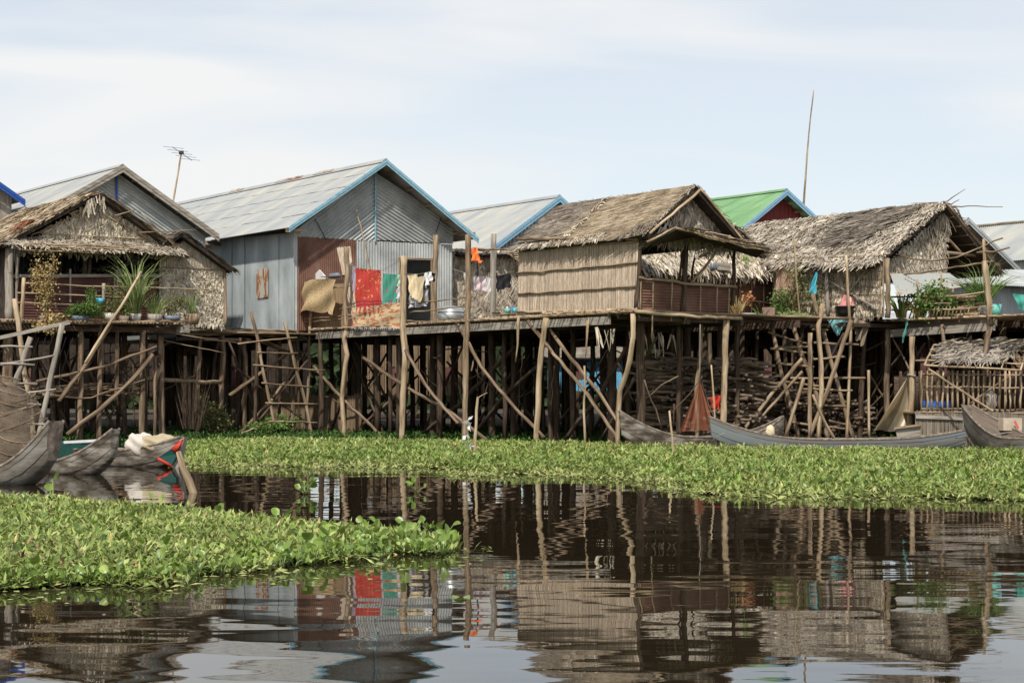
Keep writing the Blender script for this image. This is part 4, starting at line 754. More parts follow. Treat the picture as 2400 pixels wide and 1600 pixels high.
for x, r, t in ((2005, .13, 1.5), (1985, .08, 3), (2040, .07, 3), (2110, .1, 2), (2150, .08, 3), (2230, .1, 2), (1945, .08, 3.5), (1880, .08, 3.5), (1830, .07, 3), (2270, .09, 3), (2350, .1, 2)): q = qI.sh(U * t)(x, 1000); MB().tube([down2(q, -.3), down2(q, zd)], r, r * .9, 9, .01, .4, .05).build('post', wooddark, pR2)
sp_ = qI.sh(-U * .9)
pb_ = thing('mooring_post', 'thick knotty post with the yellowed plastic sheet tied to it', 'post', sp_(2135, 1040)); pole('shaft', woodpale, P2(sp_, [(2138, 788), (2136, 850), (2136, 930), (2132, 1045)]), .068, .085, pb_, .008, 10, .1)
MB().tube([sp_(2125, 880), sp_(2136, 878) - U * .1, sp_(2146, 881)], .03, n=5).build('tie', rope, pb_)
# rails and twig fence on the right platform
rr_ = qI.sh(-U * .1)
for pts in ([(2073, 695), (2160, 697), (2240, 695), (2320, 682)], [(2075, 726), (2200, 725), (2330, 718)], [(2150, 711), (2230, 711)], [(2120, 643), (2200, 634), (2328, 612)], [(2085, 594), (2160, 612), (2210, 610), (2260, 596), (2350, 558)], [(2290, 592), (2330, 590), (2366, 580)]): pole('rail', woodpale if pts[0][1] > 680 else wood, P2(rr_, pts), .026, .02, pR2, .012, 6)
b = MB()
for i in range(16): x = 2130 + i * 9; b.tube([rr_(x, 748), rr_(x + 22, 718) + W * .2], .02, n=5, jit=.005)
b.build('leaning_stick', wood, pR2)
pole('rail_post', woodpale, P2(rr_, [(2306, 560), (2309, 620), (2308, 640)]), .035, .05, pR2); pole('rail_post', wood, P2(rr_, [(2308, 612), (2314, 670), (2322, 760)]), .08, .08, pR2)

# ---------------- ladders ----------------
def ladder(label, pl_, rails, rungs, r=.05, m=wood, rr=.03):
    q = pl_(*rails[0][-1]); h = thing('ladder', label, 'ladder', q)
    for pts in rails: pole('rail', m, P2(pl_, pts), r, r * 1.05, h, .006, 8)
    for pts in rungs: pole('rung', m, [pl_(x, y) - W * .04 for x, y in pts], rr, rr * .9, h, .008, 6)
    return h
lp = Plane(660, 52.4, U)
ladder('tall ladder of crooked poles leaning on the walkway before the brown reed screen', lp, [[(587, 730), (604, 790), (615, 864), (634, 946), (653, 1040)], [(667, 755), (682, 812), (695, 870), (717, 946), (734, 1040)]],
       [[(601, 826), (697, 827)], [(591, 855), (660, 862), (760, 868)], [(612, 897), (728, 907)], [(621, 944), (745, 947)], [(628, 987), (742, 990)], [(555, 1018), (652, 980)], [(556, 806), (620, 797), (695, 791)]])
lp2 = Plane(100, 42., V((1, .1, 0)).normalized())
lf_ = ladder('grey board ladder frame lashed with sticks at the far left', lp2, [[(72, 790), (34, 907)], [(146, 760), (120, 880), (88, 1035)]], [[(0, 812), (75, 813)], [(0, 855), (125, 833)], [(0, 852), (80, 855)], [(40, 898), (86, 900)], [(60, 920), (130, 912)], [(46, 945), (95, 948)], [(62, 992), (128, 996)]], .065, woodgrey)
MB().bar(lp2(0, 791), lp2(164, 755), .05, .09).build('top_board', woodgrey, lf_)
pole('rail', woodpale, P2(lp2.sh(Vector3 if False else V((0, .6, 0))), [(34, 700), (49, 806), (58, 879), (72, 960), (80, 1040)]), .07, .06, lf_, .008)
b = MB()
for i in range(7): x = 30 + i * 16; b.tube([lp2(x + 45, 790) , lp2(x, 930)], .006, n=4)
b.build('cord', black, lf_)
lr = Plane(1900, 45.4, V((1, .12, 0)).normalized())
hR = ladder('wide tangled scaffold ladder of bent poles in front of the firewood at right', lr, [[(1808, 753), (1821, 827), (1831, 874), (1849, 935), (1873, 1030)], [(1855, 752), (1880, 833), (1899, 885), (1918, 939), (1942, 1035)], [(1929, 775), (1948, 845), (1967, 915), (2002, 1035)]],
   [[(1798, 778), (1830, 790), (1890, 805)], [(1803, 817), (1895, 812)], [(1808, 818), (1900, 828)], [(1817, 851), (1905, 860)], [(1828, 893), (1925, 905)], [(1850, 944), (1990, 953)], [(1846, 987), (1975, 1005)], [(1895, 842), (1978, 836)], [(1905, 803), (2010, 808)], [(1850, 886), (2025, 886)], [(1880, 912), (1995, 915)], [(1940, 985), (2000, 1000)], [(1900, 772), (1938, 774)]], .06, wood, .035)
lq = lr.sh(V((0, -.5, 0)))
for pts, r in (([(1929, 712), (1918, 760), (1922, 810), (1926, 904), (1918, 1035)], .065), ([(1905, 688), (1910, 715), (1918, 745)], .05), ([(1899, 780), (1898, 1030)], .06), ([(1995, 750), (1960, 850), (1930, 940), (1895, 1030)], .06), ([(1884, 885), (1868, 935), (1840, 1025)], .05), ([(1880, 840), (1810, 920), (1742, 1010)], .05), ([(1880, 870), (1800, 960), (1756, 1010)], .035)): pole('rail', woodpale if r > .06 else wood, P2(lq, pts), r, r * .95, hR, .008, 9)
# single poles
def bamboo(label, pts, pl_, r0=.02, r1=.03, cat='pole', m=woodpale, name='bamboo_pole'):
    o = pole(name, m, P2(pl_, pts), r0, r1, None, .003, 7, .1); return tag(o, label, cat)
bamboo('long yellowish bamboo pole standing upright beside the pink basin', [(1983, 598), (1988, 700), (1994, 780), (1990, 900), (1984, 1035)], Plane(1990, 45.5, U), .035, .045)
bamboo('thin stick pole rising from the potted bushes in front of the latticed wall', [(1861, 553), (1866, 650), (1875, 740), (1879, 800)], Plane(1870, 47, U), .025, .03)
bamboo('thin bamboo rod slanting over the middle of the blue canoe', [(1905, 925), (1930, 985), (1963, 1042)], Plane(1930, 41.1, U), .03, .035)
bamboo('thin stick standing among the water plants in front of the grey canoe', [(1569, 962), (1573, 1000), (1577, 1040), (1578, 1085)], Plane(1575, 35, U), .02, .028)
bamboo('very thin reed pole standing between the red net and the post', [(1667, 855), (1672, 920), (1680, 1045)], Plane(1670, 41.3, U), .02, .025)
bamboo('short bamboo stake standing before the plastic sheet', [(2036, 867), (2036, 950), (2037, 1025)], Plane(2036, 43.4, U), .035, .035)
bamboo('tall thin bamboo mast rising high above the green roof', [(1907, 212), (1895, 320), (1884, 474), (1880, 560)], Plane(1890, 66, U), .022, .05, 'mast', wood, 'mast')
hs = thing('net_stake', 'forked stake with scraps of white cloth tied to it in the water plants', 'stake', at(1112, 1080, 35.3))
pk_ = Plane(1110, 35.3, U); pole('stick', woodpale, P2(pk_, [(1120, 930), (1117, 980), (1112, 1030), (1110, 1095)]), .025, .04, hs); pole('stick', woodpale, P2(pk_, [(1120, 932), (1142, 920)]), .012, .008, hs); pole('stick', wood, P2(pk_, [(1096, 990), (1098, 1030), (1120, 1080)]), .01, .01, hs)
b = MB()
for x, y in ((1096, 985), (1092, 1020), (1130, 1065), (1100, 1045), (1098, 996)):
    c = pk_(x, y)
    for i in range(5): d = V((random.gauss(0, 1), random.gauss(0, 1), random.gauss(0, 1))).normalized() * .09; e = V((random.gauss(0, 1), random.gauss(0, 1), random.gauss(0, 1))).normalized() * .07; b.add([c, c + d, c + d + e, c + e], [(0, 1, 2, 3)])
b.build('cloth_scrap', white, hs)
bamboo('broken driftwood branch leaning out of the water beside the red-tipped boat', [(418, 1058), (428, 1095), (450, 1140), (463, 1195)], Plane(440, 24.5, U), .04, .075, 'branch', woodpale, 'driftwood_branch')
# TV aerial
ha = thing('tv_aerial', 'television aerial on a thin leaning pole above the left metal roof', 'aerial', at(402, 480, 57))
pa = Plane(410, 57, V((1, .3, 0)).normalized()); pole('mast', woodpale, P2(pa, [(425, 358), (415, 420), (402, 490)]), .028, .035, ha, .003)
b = MB(); b.tube([pa(410, 349) - V((0, .45, 0)), pa(444, 372) + V((0, .45, 0))], .012, n=5)
for x in (0, 1, 2, 3, 4): c = pa(412 + x * 7, 350 + x * 5) + V((0, -.4 + x * .2, 0)); b.tube([c - V((.36, -.1, -.05)), c + V((.36, -.1, -.05))], .008, n=4)
b.build('antenna_element', steel, ha); MB().box(pa(425, 362), .15, .1, .12).build('junction_box', soot, ha)

# ---------------- boats ----------------
boatlight = mat('light_grey_boat', [(.09, .07, .05), (.2, .175, .14), (.3, .29, .25)], .8, (2, 2, 5), detail=8, bump=.02, src='obj')
boatbluegrey = mat('blue_patched_boat', [(.1, .085, .07), (.2, .175, .145), (.22, .26, .26), (.27, .35, .37)], .75, (1.5, 1.5, 1.5), detail=7, bump=.008, rampmid=(.4, .6))
def boat(label, bow, stern, hw, z0, rb, rs, m, mi=None, dep=.5, kb=.16, bw=.14, rock=.25, panels=None, pb=2.6, name='canoe', draft=.12, ftop=0.):
    d = (bow - stern); Lb = Vector_len(d); d = d / Lb; s = V((-d.y, d.x, 0)); n = 36
    h = thing(name, label, 'boat', (bow + stern) / 2)
    def prof(t): return min(1, (1 - abs(2 * t - 1) ** 2.4)) * (1 - bw) + bw
    def sheer(t): return z0 + rb * max(0, (t - .55) / .45) ** pb + rs * max(0, (.45 - t) / .45) ** pb
    def keel(t): return -draft + (sheer(t) + draft) * (max(0, (t - .72) / .28) ** 1.5 * .45 * (rb > 0) + max(0, (.25 - t) / .25) ** 1.5 * .45 * (rs > 0))
    secs = 9
    def hull(inset):
        def fn(u, v):
            t = u; w = hw * prof(t) - inset; zt = sheer(t) - (0.0 if inset == 0 else 0); zb = keel(t) + inset * 1.2; a = (v - .5) * 2; sg = 1 if a >= 0 else -1; aa_ = abs(a)
            x = sg * w * (min(1, aa_ * 1.55) ** .85 * (.72 + .28 * aa_)); z = zb + (zt - zb) * max(0, (aa_ - .38) / .62) ** 1.15
            p = stern + d * (Lb * t + rock * max(0, (t - .8) / .2) * max(0, (z - 0)) * .5); return p + s * x + Z * z
        return fn
    MB().grid(hull(0), n, 18).build('hull', m, h); MB().grid(hull(.035), n, 18).build('inner_hull', mi or m, h)
    b = MB()
    for sg in (-1, 1):
        pts = [hull(.018)(i / n, 0 if sg < 0 else 1) for i in range(n + 1)]
        b.tube(pts, .028, .028, 5, 0, .25)
    b.build('gunwale', mi or m, h)
    b = MB()
    for v in (.07, .2, .8, .93): b.tube([hull(-.002)(i / 24, v) for i in range(25)], .004, .004, 4, .002, .3)
    b.build('plank_seam', black, h)
    for t, nm in ((1, 'bow_face'), (0, 'stern_face')):
        f = hull(0); b = MB(); vs_ = [f(t, v / 18) for v in range(19)]; c = sum(vs_, V((0, 0, 0))) / 19 + d * (.02 if t else -.02)
        b.add(vs_ + [c], [(i, i + 1, 19) for i in range(18)] + [(18, 0, 19)]); b.build(nm, (panels or {}).get(nm, m), h)
    for t in (.22, .45, .68):
        f = hull(.02); p, q = f(t, 0), f(t, 1); MB().bar(p - Z * .05, q - Z * .05, .12, .03).build('thwart', mi or m, h)
    return h, hull, d, s
def Vector_len(d): return d.length
g0 = lambda x, Y: V(((x - 1200) / F * Y, Y, 0))
boat('long faded blue canoe moored along the water plants at right', g0(1672, 41.3), g0(2262, 41.6), .42, .27, .55, .22, boatblue, boatbrown)
boat('grey tarred canoe with raised bow lying behind the blue canoe', g0(1462, 41.6), g0(1835, 43.2), .4, .30, .65, .5, boatgrey, boatbrown)
boat('large grey and blue wooden boat with high pointed bow at the right edge', g0(2277, 39.2), g0(2560, 36.5), .62, .40, .72, .3, boatbluegrey, boatbrown, panels={'bow_face': boatbrown}, name='wooden_boat', pb=1.8, bw=.3)
boat('grey boat with tall blunt wooden bow, nearest of the left boats', g0(118, 26.4), g0(-320, 28.5), .5, .14, .86, .3, boatlight, boatbrown, panels={'bow_face': boatbrown}, name='wooden_boat', pb=3.8, bw=.34)
boat('cracked dark grey dugout with lifted prow beside the tall-bowed boat', g0(262, 29.6), g0(-60, 31.5), .42, .2, .6, .3, boatgrey, boatbrown, bw=.24, pb=2.8)
boat('narrow dark boat carrying sacks with red and green painted bow', g0(418, 32.4), g0(100, 34.5), .42, .30, .28, .2, boatgrey, boatbrown, name='wooden_boat')
# painted bow of that boat: planks fixed to its prow
q = g0(418, 32.4); hb = bpy.data.objects[[o.name for o in ALL if o.get('label', '').startswith('narrow dark boat')][0]]
b = MB(); b.hexa([at(404, 1098, 32.2), at(418, 1096, 32.2), at(432, 1024, 32.3), at(421, 1030, 32.3)], [p + V((0, .35, 0)) for p in (at(404, 1098, 32.2), at(418, 1096, 32.2), at(432, 1024, 32.3), at(421, 1030, 32.3))]); b.build('stem_post', woodgrey, hb)
b = MB(); pp = [at(368, 1073, 32.05), at(402, 1090, 32.1), at(417, 1062, 32.15), at(403, 1050, 32.1)]; b.hexa(pp, [p + V((.02, .06, 0)) for p in pp]); b.build('green_plank', greenp, hb)['label'] = 'dark green painted bow plank'
b = MB(); pp = [at(401, 1050, 32.08), at(413, 1062, 32.1), at(427, 1029, 32.2), at(424, 1031, 32.18)]; b.hexa(pp, [p + V((.02, .06, 0)) for p in pp]); b.tube([at(370, 1074, 32.02), at(402, 1092, 32.05)], .03); b.build('red_plank', redp, hb)['label'] = 'bright red painted bow plank'
bp_, _, _, _ = boat('small green boat with white gunwale behind the cracked dugout', g0(250, 33.6), g0(90, 34), .36, .42, .05, .05, greenp, greenp, panels={}, name='wooden_boat')
b = MB(); b.bar(at(150, 1036, 33.2), at(246, 1031, 33.2), .05, .05); b.build('white_gunwale', white, bp_)
def lump(label, name, c, rx, ry, rz, m, cat, amp=.14, parent=None, fr=3.):
    def fn(u, v):
        th = u * 2 * math.pi; ph = (v - .5) * math.pi; d = V((math.cos(ph) * math.cos(th), math.cos(ph) * math.sin(th), math.sin(ph)))
        k = 1 + amp * math.sin(d.x * fr + 1) * math.sin(d.y * fr * 1.3 + c.x) + amp * .6 * math.sin(d.z * 7 + d.x * 5 + c.x) + amp * .3 * math.sin(d.x * 17 + d.z * 13)
        return c + V((d.x * rx * k, d.y * ry * k, max(-.75, d.z) * rz * k))
    o = MB().grid(fn, 40, 22).build(name, m, parent)
    if parent is None: tag(o, label, cat)
    return o
lump('lumpy white and brown rag sack in the dark boat', 'sack', at(330, 1045, 32.8), .26, .25, .26, sackw, 'sack'); lump('long khaki sack next to the white one in the dark boat', 'sack', at(372, 1042, 32.7), .36, .25, .2, sackt, 'sack')
lump('cream sack standing upright in the blue canoe', 'sack', at(1805, 1012, 41.4), .11, .1, .17, cream, 'sack', .06); lump('white plastic bag by the ladder beside the left boats', 'plastic_bag', at(85, 1048, 31.5), .15, .15, .22, sackw, 'bag')
# red net hung like a tent, plastic sheet, wooden board box
nn_ = Plane(1635, 41.9, V((1, .1, 0)).normalized()); tp_ = nn_(1640, 892)
def netfn(u, v): q = nn_(1592 + 85 * u, 1012 - 3 * math.sin(3 * u)); p = tp_.lerp(q, v ** 1.08); return p + V((math.sin(u * 33) * .02 * v, (math.sin(u * 26) * .07 + .35 * math.sin(u * 3.14)) * v, 0)) * 1
hn = thing('fishing_net', 'rust-red fishing net hung up in a cone above the grey canoe', 'net', tp_); MB().grid(netfn, 60, 24).build('net', netred, hn); MB().tube([tp_, nn_(1641, 760)], .012, n=5).build('rope', rope, hn)
def shfn(u, v): tp = at(2126, 885, 45.0); q = L3(at(2043, 1010, 43.8), at(2132, 1008, 45.0), u); p = tp.lerp(q, v); return p + V((.0, -.2 * math.sin(u * 5 + v * 2) * v, .03 * math.sin(u * 9) * v)) + V((.01, .03, 0)) * math.sin(u * 17 + v * 9) * v
tag(MB().grid(shfn, 40, 30).build('plastic_sheet', plast), 'yellowed translucent plastic sheet tied to a post in a triangle', 'sheet')
hbx = thing('wooden_tray', 'pale grey wooden tray tilted on the stern of the blue canoe', 'tray', at(2125, 1020, 41.4))
b = MB(); t0_, t1_, t2_, t3_ = at(2098, 1001, 41.2), at(2160, 994, 41.2), at(2154, 1020, 41.2), at(2104, 1029, 41.2); b.hexa([t0_, t1_, t2_, t3_], [p + V((0, .05, 0)) for p in (t0_, t1_, t2_, t3_)]); b.build('panel', woodgrey, hbx); MB().bar(at(2095, 1003, 41.15), at(2163, 995, 41.15), .05, .05).build('rim', wood, hbx)
hcb = thing('cardboard_box', 'pale cardboard box with a red printed mark in the boat at the right edge', 'box', at(2366, 1014, 39)); MB().box(at(2366, 1008, 39), .46, .3, .28, .2).build('carton', cardb, hcb)
b = MB(); b.bar(at(2377, 986, 38.8) - V((0, .03, 0)), at(2386, 1004, 38.8) - V((0, .03, 0)), .05, .01, V((0, 1, 0))); b.build('printed_mark', flat('red_print', (.6, .12, .1)), hcb)
tag(MB().tube([at(2240, 1026, 40.6), at(2275, 1024, 39), at(2330, 1018, 38.5), at(2370, 1012, 38.4)], .012, n=5).build('mooring_rope', rope), 'pale mooring rope joining the blue canoe to the big boat', 'rope')
tag(MB().tube([at(1700, 1014, 41), at(1668, 1027, 41.2), at(1665, 1036, 41.2)], .01, n=5).build('mooring_rope', rope), 'short loop of pale rope hanging from the tip of the blue canoe', 'rope')

# ---------------- laundry and things on the decks ----------------
lh = L1.sh(-U * .12)
def pat(name, base, spots, sc_=9, th=.62, border=None):
    m = bpy.data.materials.new(name); m.use_nodes = True; t = m.node_tree; bb = t.nodes['Principled BSDF']; NN = t.nodes.new; K = t.links.new
    a_ = NN('ShaderNodeAttribute'); a_.attribute_name = 'gc'; no = NN('ShaderNodeTexNoise'); no.inputs['Scale'].default_value = sc_; no.inputs['Detail'].default_value = 2; no.inputs['Distortion'].default_value = 1.5; K(a_.outputs['Vector'], no.inputs[0])
    r = NN('ShaderNodeValToRGB'); r.color_ramp.interpolation = 'CONSTANT'; e = r.color_ramp.elements; e[0].color = (*base, 1); e[0].position = 0; e[1].position = th; e[1].color = (*spots, 1); K(no.outputs['Fac'], r.inputs[0]); c = r.outputs[0]
    if border:
        sp2 = NN('ShaderNodeSeparateXYZ'); K(a_.outputs['Vector'], sp2.inputs[0]); r2 = NN('ShaderNodeValToRGB'); r2.color_ramp.interpolation = 'CONSTANT'; e = r2.color_ramp.elements; e[0].color = (0, 0, 0, 1); e[1].position = .72; e[1].color = (1, 1, 1, 1)
        for p_, k in ((.76, 0), (.79, 1), (.83, 0), (.9, 1), (.93, 0)): q = e.new(p_); q.color = (k, k, k, 1)
        K(sp2.outputs[1], r2.inputs[0]); mx2 = NN('ShaderNodeMix'); mx2.data_type = 'RGBA'; K(r2.outputs[0], mx2.inputs[0]); K(c, mx2.inputs[6]); mx2.inputs[7].default_value = (*border, 1); c = mx2.outputs[2]
    K(c, bb.inputs['Base Color']); bb.inputs['Roughness'].default_value = .85; return m
redc = pat('red_patterned_cloth', (.52, .05, .035), (.65, .38, .12), 11, .64, (.3, .03, .035)); greenc = pat('green_patterned_cloth', (.06, .3, .21), (.42, .06, .07), 5, .6); orc = pat('orange_cream_rug', (.66, .5, .3), (.48, .17, .06), 8, .52); pinkc = pat('pink_printed_shirt', (.75, .6, .62), (.65, .12, .2), 6, .64); gw = pat('green_white_cloth', (.6, .68, .55), (.15, .35, .1), 7, .55)
def hang(label, name, m, px, cat='cloth', folds=5, amp=.05, sag=.0, off=0., seed=1, pl_=None):
    P_ = [(pl_ or lh).sh(U * off)(x, y) for x, y in px]; return tag(cloth(P_, folds, amp, sag, seed=seed).build(name, m), label, cat)
hang('large red patterned sarong hanging over the orange rug', 'sarong', redc, [(834, 628), (893, 633), (892, 732), (831, 734)], folds=6, amp=.075, seed=2)
hang('green cloth with red motifs hanging beside the red sarong', 'towel', greenc, [(896, 641), (930, 643), (928, 708), (896, 710)], folds=4, amp=.05, off=.03)
hang('orange and cream rug with tassels draped over the deck edge', 'rug', orc, [(826, 722), (943, 708), (943, 769), (824, 766)], 'rug', 3, .035, off=-.02, seed=4)
b = MB()
for i in range(56): x = 825 + i * 2.1; p = lh(x, 767) - U * .06; b.tube([p, p - Z * random.uniform(.06, .12) + W * random.uniform(-.03, .06)], .006, n=4, seg=.1)
rg = [o for o in ALL if o.name.startswith('rug')][0]; b.build('fringe', white, rg)
hang('small green and white printed cloth next to the post', 'towel', gw, [(929, 643), (947, 645), (946, 672), (929, 672)], folds=2, amp=.02, off=.05)
hang('small white cloth under the green and white one', 'towel', white, [(929, 671), (946, 671), (944, 702), (928, 701)], folds=2, amp=.02, off=.05)
hang('cream blouse with long sleeves hanging left of the white shirts', 'blouse', cream, [(957, 645), (980, 642), (984, 705), (962, 694)], 'shirt', 3, .05, off=.0, seed=6)
hang('cream sleeve of a garment folded over the line beside the blouse', 'blouse', cream, [(976, 650), (996, 646), (985, 708), (980, 706)], 'shirt', 1, .03, off=-.05)
hang('grey-white trousers hanging below the cream blouse', 'trousers', flat('greyish_cloth', (.55, .53, .54)), [(957, 690), (1004, 676), (1000, 716), (958, 722)], 'trousers', 3, .05, off=.12, seed=3)
hang('bright white shirt bunched on the line near the doorway post', 'shirt', white, [(991, 641), (1010, 636), (1012, 655), (998, 676)], 'shirt', 2, .05, off=-.02)
hang('black shirt hanging against the doorway post', 'shirt', black, [(1007, 637), (1020, 641), (1016, 662), (1010, 655)], 'shirt', 2, .03, off=.1)
hang('pale lilac cloth hanging left of the red sarong', 'towel', flat('lilac_cloth', (.45, .4, .48)), [(825, 623), (836, 627), (833, 680), (826, 684)], folds=1, amp=.03, off=.1)
hang('orange shirt hanging high on the crossbar between two tall posts', 'shirt', orange, [(1103, 580), (1118, 580), (1122, 612), (1105, 612)], 'shirt', 2, .04)
hang('orange sleeve and dark strap hanging from the crossbar', 'garment', orange, [(1113, 606), (1121, 607), (1131, 611), (1120, 621)], 'garment', 1, .02, off=.02)
hang('black strap dangling below the orange shirt', 'strap', black, [(1118, 612), (1121, 612), (1121, 646), (1118, 646)], 'strap', .5, .01, off=.03)
hang('grey-beige cloth sagging from the line beside the tall post', 'towel', flat('beige_cloth', (.5, .46, .42)), [(1083, 638), (1114, 646), (1110, 684), (1093, 674)], folds=3, amp=.04, off=.3, seed=8)
hang('pink child shirt with red print on the short washing line', 'shirt', pinkc, [(1114, 647), (1139, 649), (1138, 682), (1112, 680)], 'shirt', 2, .03, off=.3)
hang('plain white cloth right of the pink shirt', 'towel', white, [(1140, 649), (1149, 650), (1149, 684), (1138, 684)], folds=1, amp=.02, off=.3)
b = MB(); P_ = [lh.sh(U * .3)(x, y) for x, y in ((1164, 647), (1197, 639), (1200, 672), (1172, 680))]; m_ = cloth(P_, 2, .03, seed=5); s_ = [lh.sh(U * .3)(x, y) for x, y in ((1163, 646), (1170, 646), (1168, 684), (1164, 684))]
o_ = thing('shirt', 'black long-sleeved shirt hanging right of the tall post', 'shirt', P_[0]); m_.build('shirt_body', black, o_); cloth(s_, 1, .01).build('sleeve', black, o_)
b = MB(); b.tube(P2(lh, [(808, 612), (834, 626), (860, 632), (895, 634), (945, 606)]), .008, n=4); tag(b.build('clothes_line', rope), 'clothes line strung between the left and middle posts over the red sarong', 'rope')
tag(MB().tube([*P2(lh, [(947, 641), (980, 643)]), lh(1020, 634)], .008, n=4).build('clothes_line', rope), 'clothes line carrying the white shirts in front of the doorway', 'rope')
tag(MB().tube([lh.sh(U * .3)(1060, 630), lh.sh(U * .3)(1114, 647), lh.sh(U * .3)(1160, 650), lh.sh(U * .3)(1205, 635)], .008, n=4).build('clothes_line', rope), 'short clothes line with pink and black shirts by the leaf shed', 'rope')
# woven mat draped, reed screens
weave = mat('woven_straw', [(.36, .24, .11), (.56, .4, .21), (.64, .49, .28)], .7, (30, 44, 30), detail=1, rampmid=(.4, .6))
mp0 = L1.sh(-U * .2); pm = [mp0(x, y) for x, y in ((707, 661), (786, 655), (790, 735), (703, 732))]
tag(cloth(pm, 1.4, .12, -.05, 24, 24, .05, 3).build('woven_mat', weave), 'woven golden straw mat draped over the rail', 'mat')
b = MB(); pm = L1.sh(U * .3); reeds(b, down2(pm(688, 780), zd), down2(pm(812, 775), zd), pm(812, 655), pm(688, 660), .05, .01, .01, V((-1, -1, 0))); tag(b.build('reed_screen', mat('tan_screen', [(.27, .18, .1), (.36, .25, .14), (.42, .3, .18)], .85, (30, 30, 1.2), isl=.12)), 'flat tan reed screen behind the draped straw mat', 'screen')
lump('fluffy bundle of brown fibre on top of the screen', 'fibre_bundle', pm(706, 668), .24, .18, .17, mat('fibre', [(.3, .2, .11), (.48, .36, .22)], .95, (20, 20, 20), bump=.02), 'bundle', .2, None, 9)
b = MB(); pb2 = [L1.sh(U * .35)(x, y) for x, y in ((722, 659), (748, 632), (771, 657), (755, 672))]; b.hexa(pb2, [p + U * .03 for p in pb2]); tag(b.build('foam_board', foam), 'white foam board corner sticking up behind the mat', 'board')
b = MB(); c = L1.sh(U * .25)(784, 646); b.lathe(c - W * .26, [(0, 0), (.07, .01), (.085, .04), (.085, .48), (.07, .51), (0, .52)], 14, W); tag(b.build('canister', steel), 'small grey cylinder lying on a plank shelf by the post', 'canister')
tag(MB().bar(L1.sh(U * .25)(758, 649), L1.sh(U * .25)(812, 645), .2, .02).build('shelf_plank', wood), 'thin plank shelf under the grey cylinder', 'shelf')
b = MB(); r_ = L1.sh(U * .3); reeds(b, r_(832, 772), r_(845, 758), r_(822, 578), r_(789, 580), .03, .02, .02, V((-1, -1, 0))); tag(b.build('rolled_mat', reed), 'bamboo slat roll leaning upright against the post', 'mat')
# big pot
c = L1.sh(U * .55)(1057, 748); c.z = zd + .1; hpt = thing('cooking_pot', 'huge round aluminium pot with lid on the deck', 'pot', c)
MB().lathe(c, [(0, 0), (.34, .0), (.39, .08), (.4, .22), (.37, .27)], 28).build('body', alu, hpt); MB().lathe(c + Z * .27, [(.39, 0), (.4, .02), (.36, .05), (.33, .12), (.28, .17), (0, .2)], 28).build('lid', alu, hpt)
def pot(label, name, c, r, hgt, m, cat, flare=.8, parent=None):
    b = MB(); b.lathe(c, [(0, 0), (r * flare, 0), (r, hgt), (r * .93, hgt), (r * flare * .93, hgt * .15), (0, hgt * .15)], 20); o = b.build(name, m, parent); return tag(o, label, cat) if parent is None else o
ds = lambda x, off=.5, z=.1: (lambda p: V((p.x, p.y, zd + z)))(L1.sh(U * off)(x, 750))
pot('small dented aluminium saucepan right of the huge pot', 'saucepan', ds(1106, .4), .12, .13, alu, 'pan', 1); pot('small wooden mug next to the saucepan', 'mug', ds(1127, .4), .05, .12, cardb, 'mug', 1)
hh = thing('dish_rack', 'low slatted dish bench with bowls by the reed-walled house', 'bench', ds(1170, .4, .1)); b = MB()
p0_, p1_ = ds(1140, .3, .22), ds(1212, .3, .22)
for i in range(7): b.bar(p0_ + U * i * .09, p1_ + U * i * .09, .05, .02)
b.build('slat', wood, hh); b = MB()
for p in (p0_, p1_, p0_ + U * .5, p1_ + U * .5): b.bar(p - Z * .18, p, .04, .04, W)
b.build('leg', wood, hh)
pot('green plastic bowl on the dish bench', 'bowl', ds(1190, .45, .25), .09, .12, teal, 'bowl'); pot('dark frying pan on the dish bench', 'frying_pan', ds(1163, .45, .25), .12, .04, soot, 'pan', 1); pot('turquoise cup at the end of the dish bench', 'cup', ds(1207, .45, .25), .06, .13, bluebag, 'cup', 1); lump('crumpled white bag on the dish bench', 'plastic_bag', ds(1198, .6, .33), .14, .12, .12, foam, 'bag', .2)
# right deck: pink basin on black cauldron
cb = at(1992, 741, 46.6); cb.z = 3.47; hc_ = thing('cauldron', 'wide sooty black metal cauldron under the pink basin', 'cauldron', cb)
MB().lathe(cb, [(0, 0), (.3, .01), (.36, .1), (.37, .22), (.41, .25), (.41, .27), (.36, .26), (.3, .1), (0, .05)], 28).build('body', soot, hc_)
b = MB(); b.lathe(cb + V((.02, -.05, .34)), [(.34, -.1), (.33, -.08), (.2, .26), (0, .28)], 24, (Z * .95 - V((.0, .35, 0)) + U * -.05).normalized()); tag(b.build('basin', pink), 'pink plastic basin turned upside down on the black cauldron', 'basin')
tag(cloth([at(1940, 748, 45.9), at(2004, 742, 45.9), at(1975, 770, 45.7), at(1963, 788, 45.7)], 2, .08, seed=7).build('plastic_tarp', aqua), 'aqua plastic tarp hanging in a point over the deck edge', 'tarp')
tag(cloth([at(2000, 745, 46), at(2040, 755, 46), at(2022, 812, 45.8), at(2002, 785, 45.8)], 2, .1, seed=9).build('rag_tarp', tarp), 'ragged grey-brown cloth hanging below the cauldron', 'cloth')
lump('tan sack slumped beside the black cauldron', 'sack', at(2020, 742, 46.3), .2, .2, .1, sackt, 'sack')
tag(cloth([sI(1936, 638) - U * .4, sI(1940, 640) - U * .4, sI(1938, 690) - U * .45, sI(1917, 686) - U * .4], 2, .05, seed=2).build('plastic_bag', bluebag), 'turquoise plastic bag hanging on the latticed wall', 'bag')
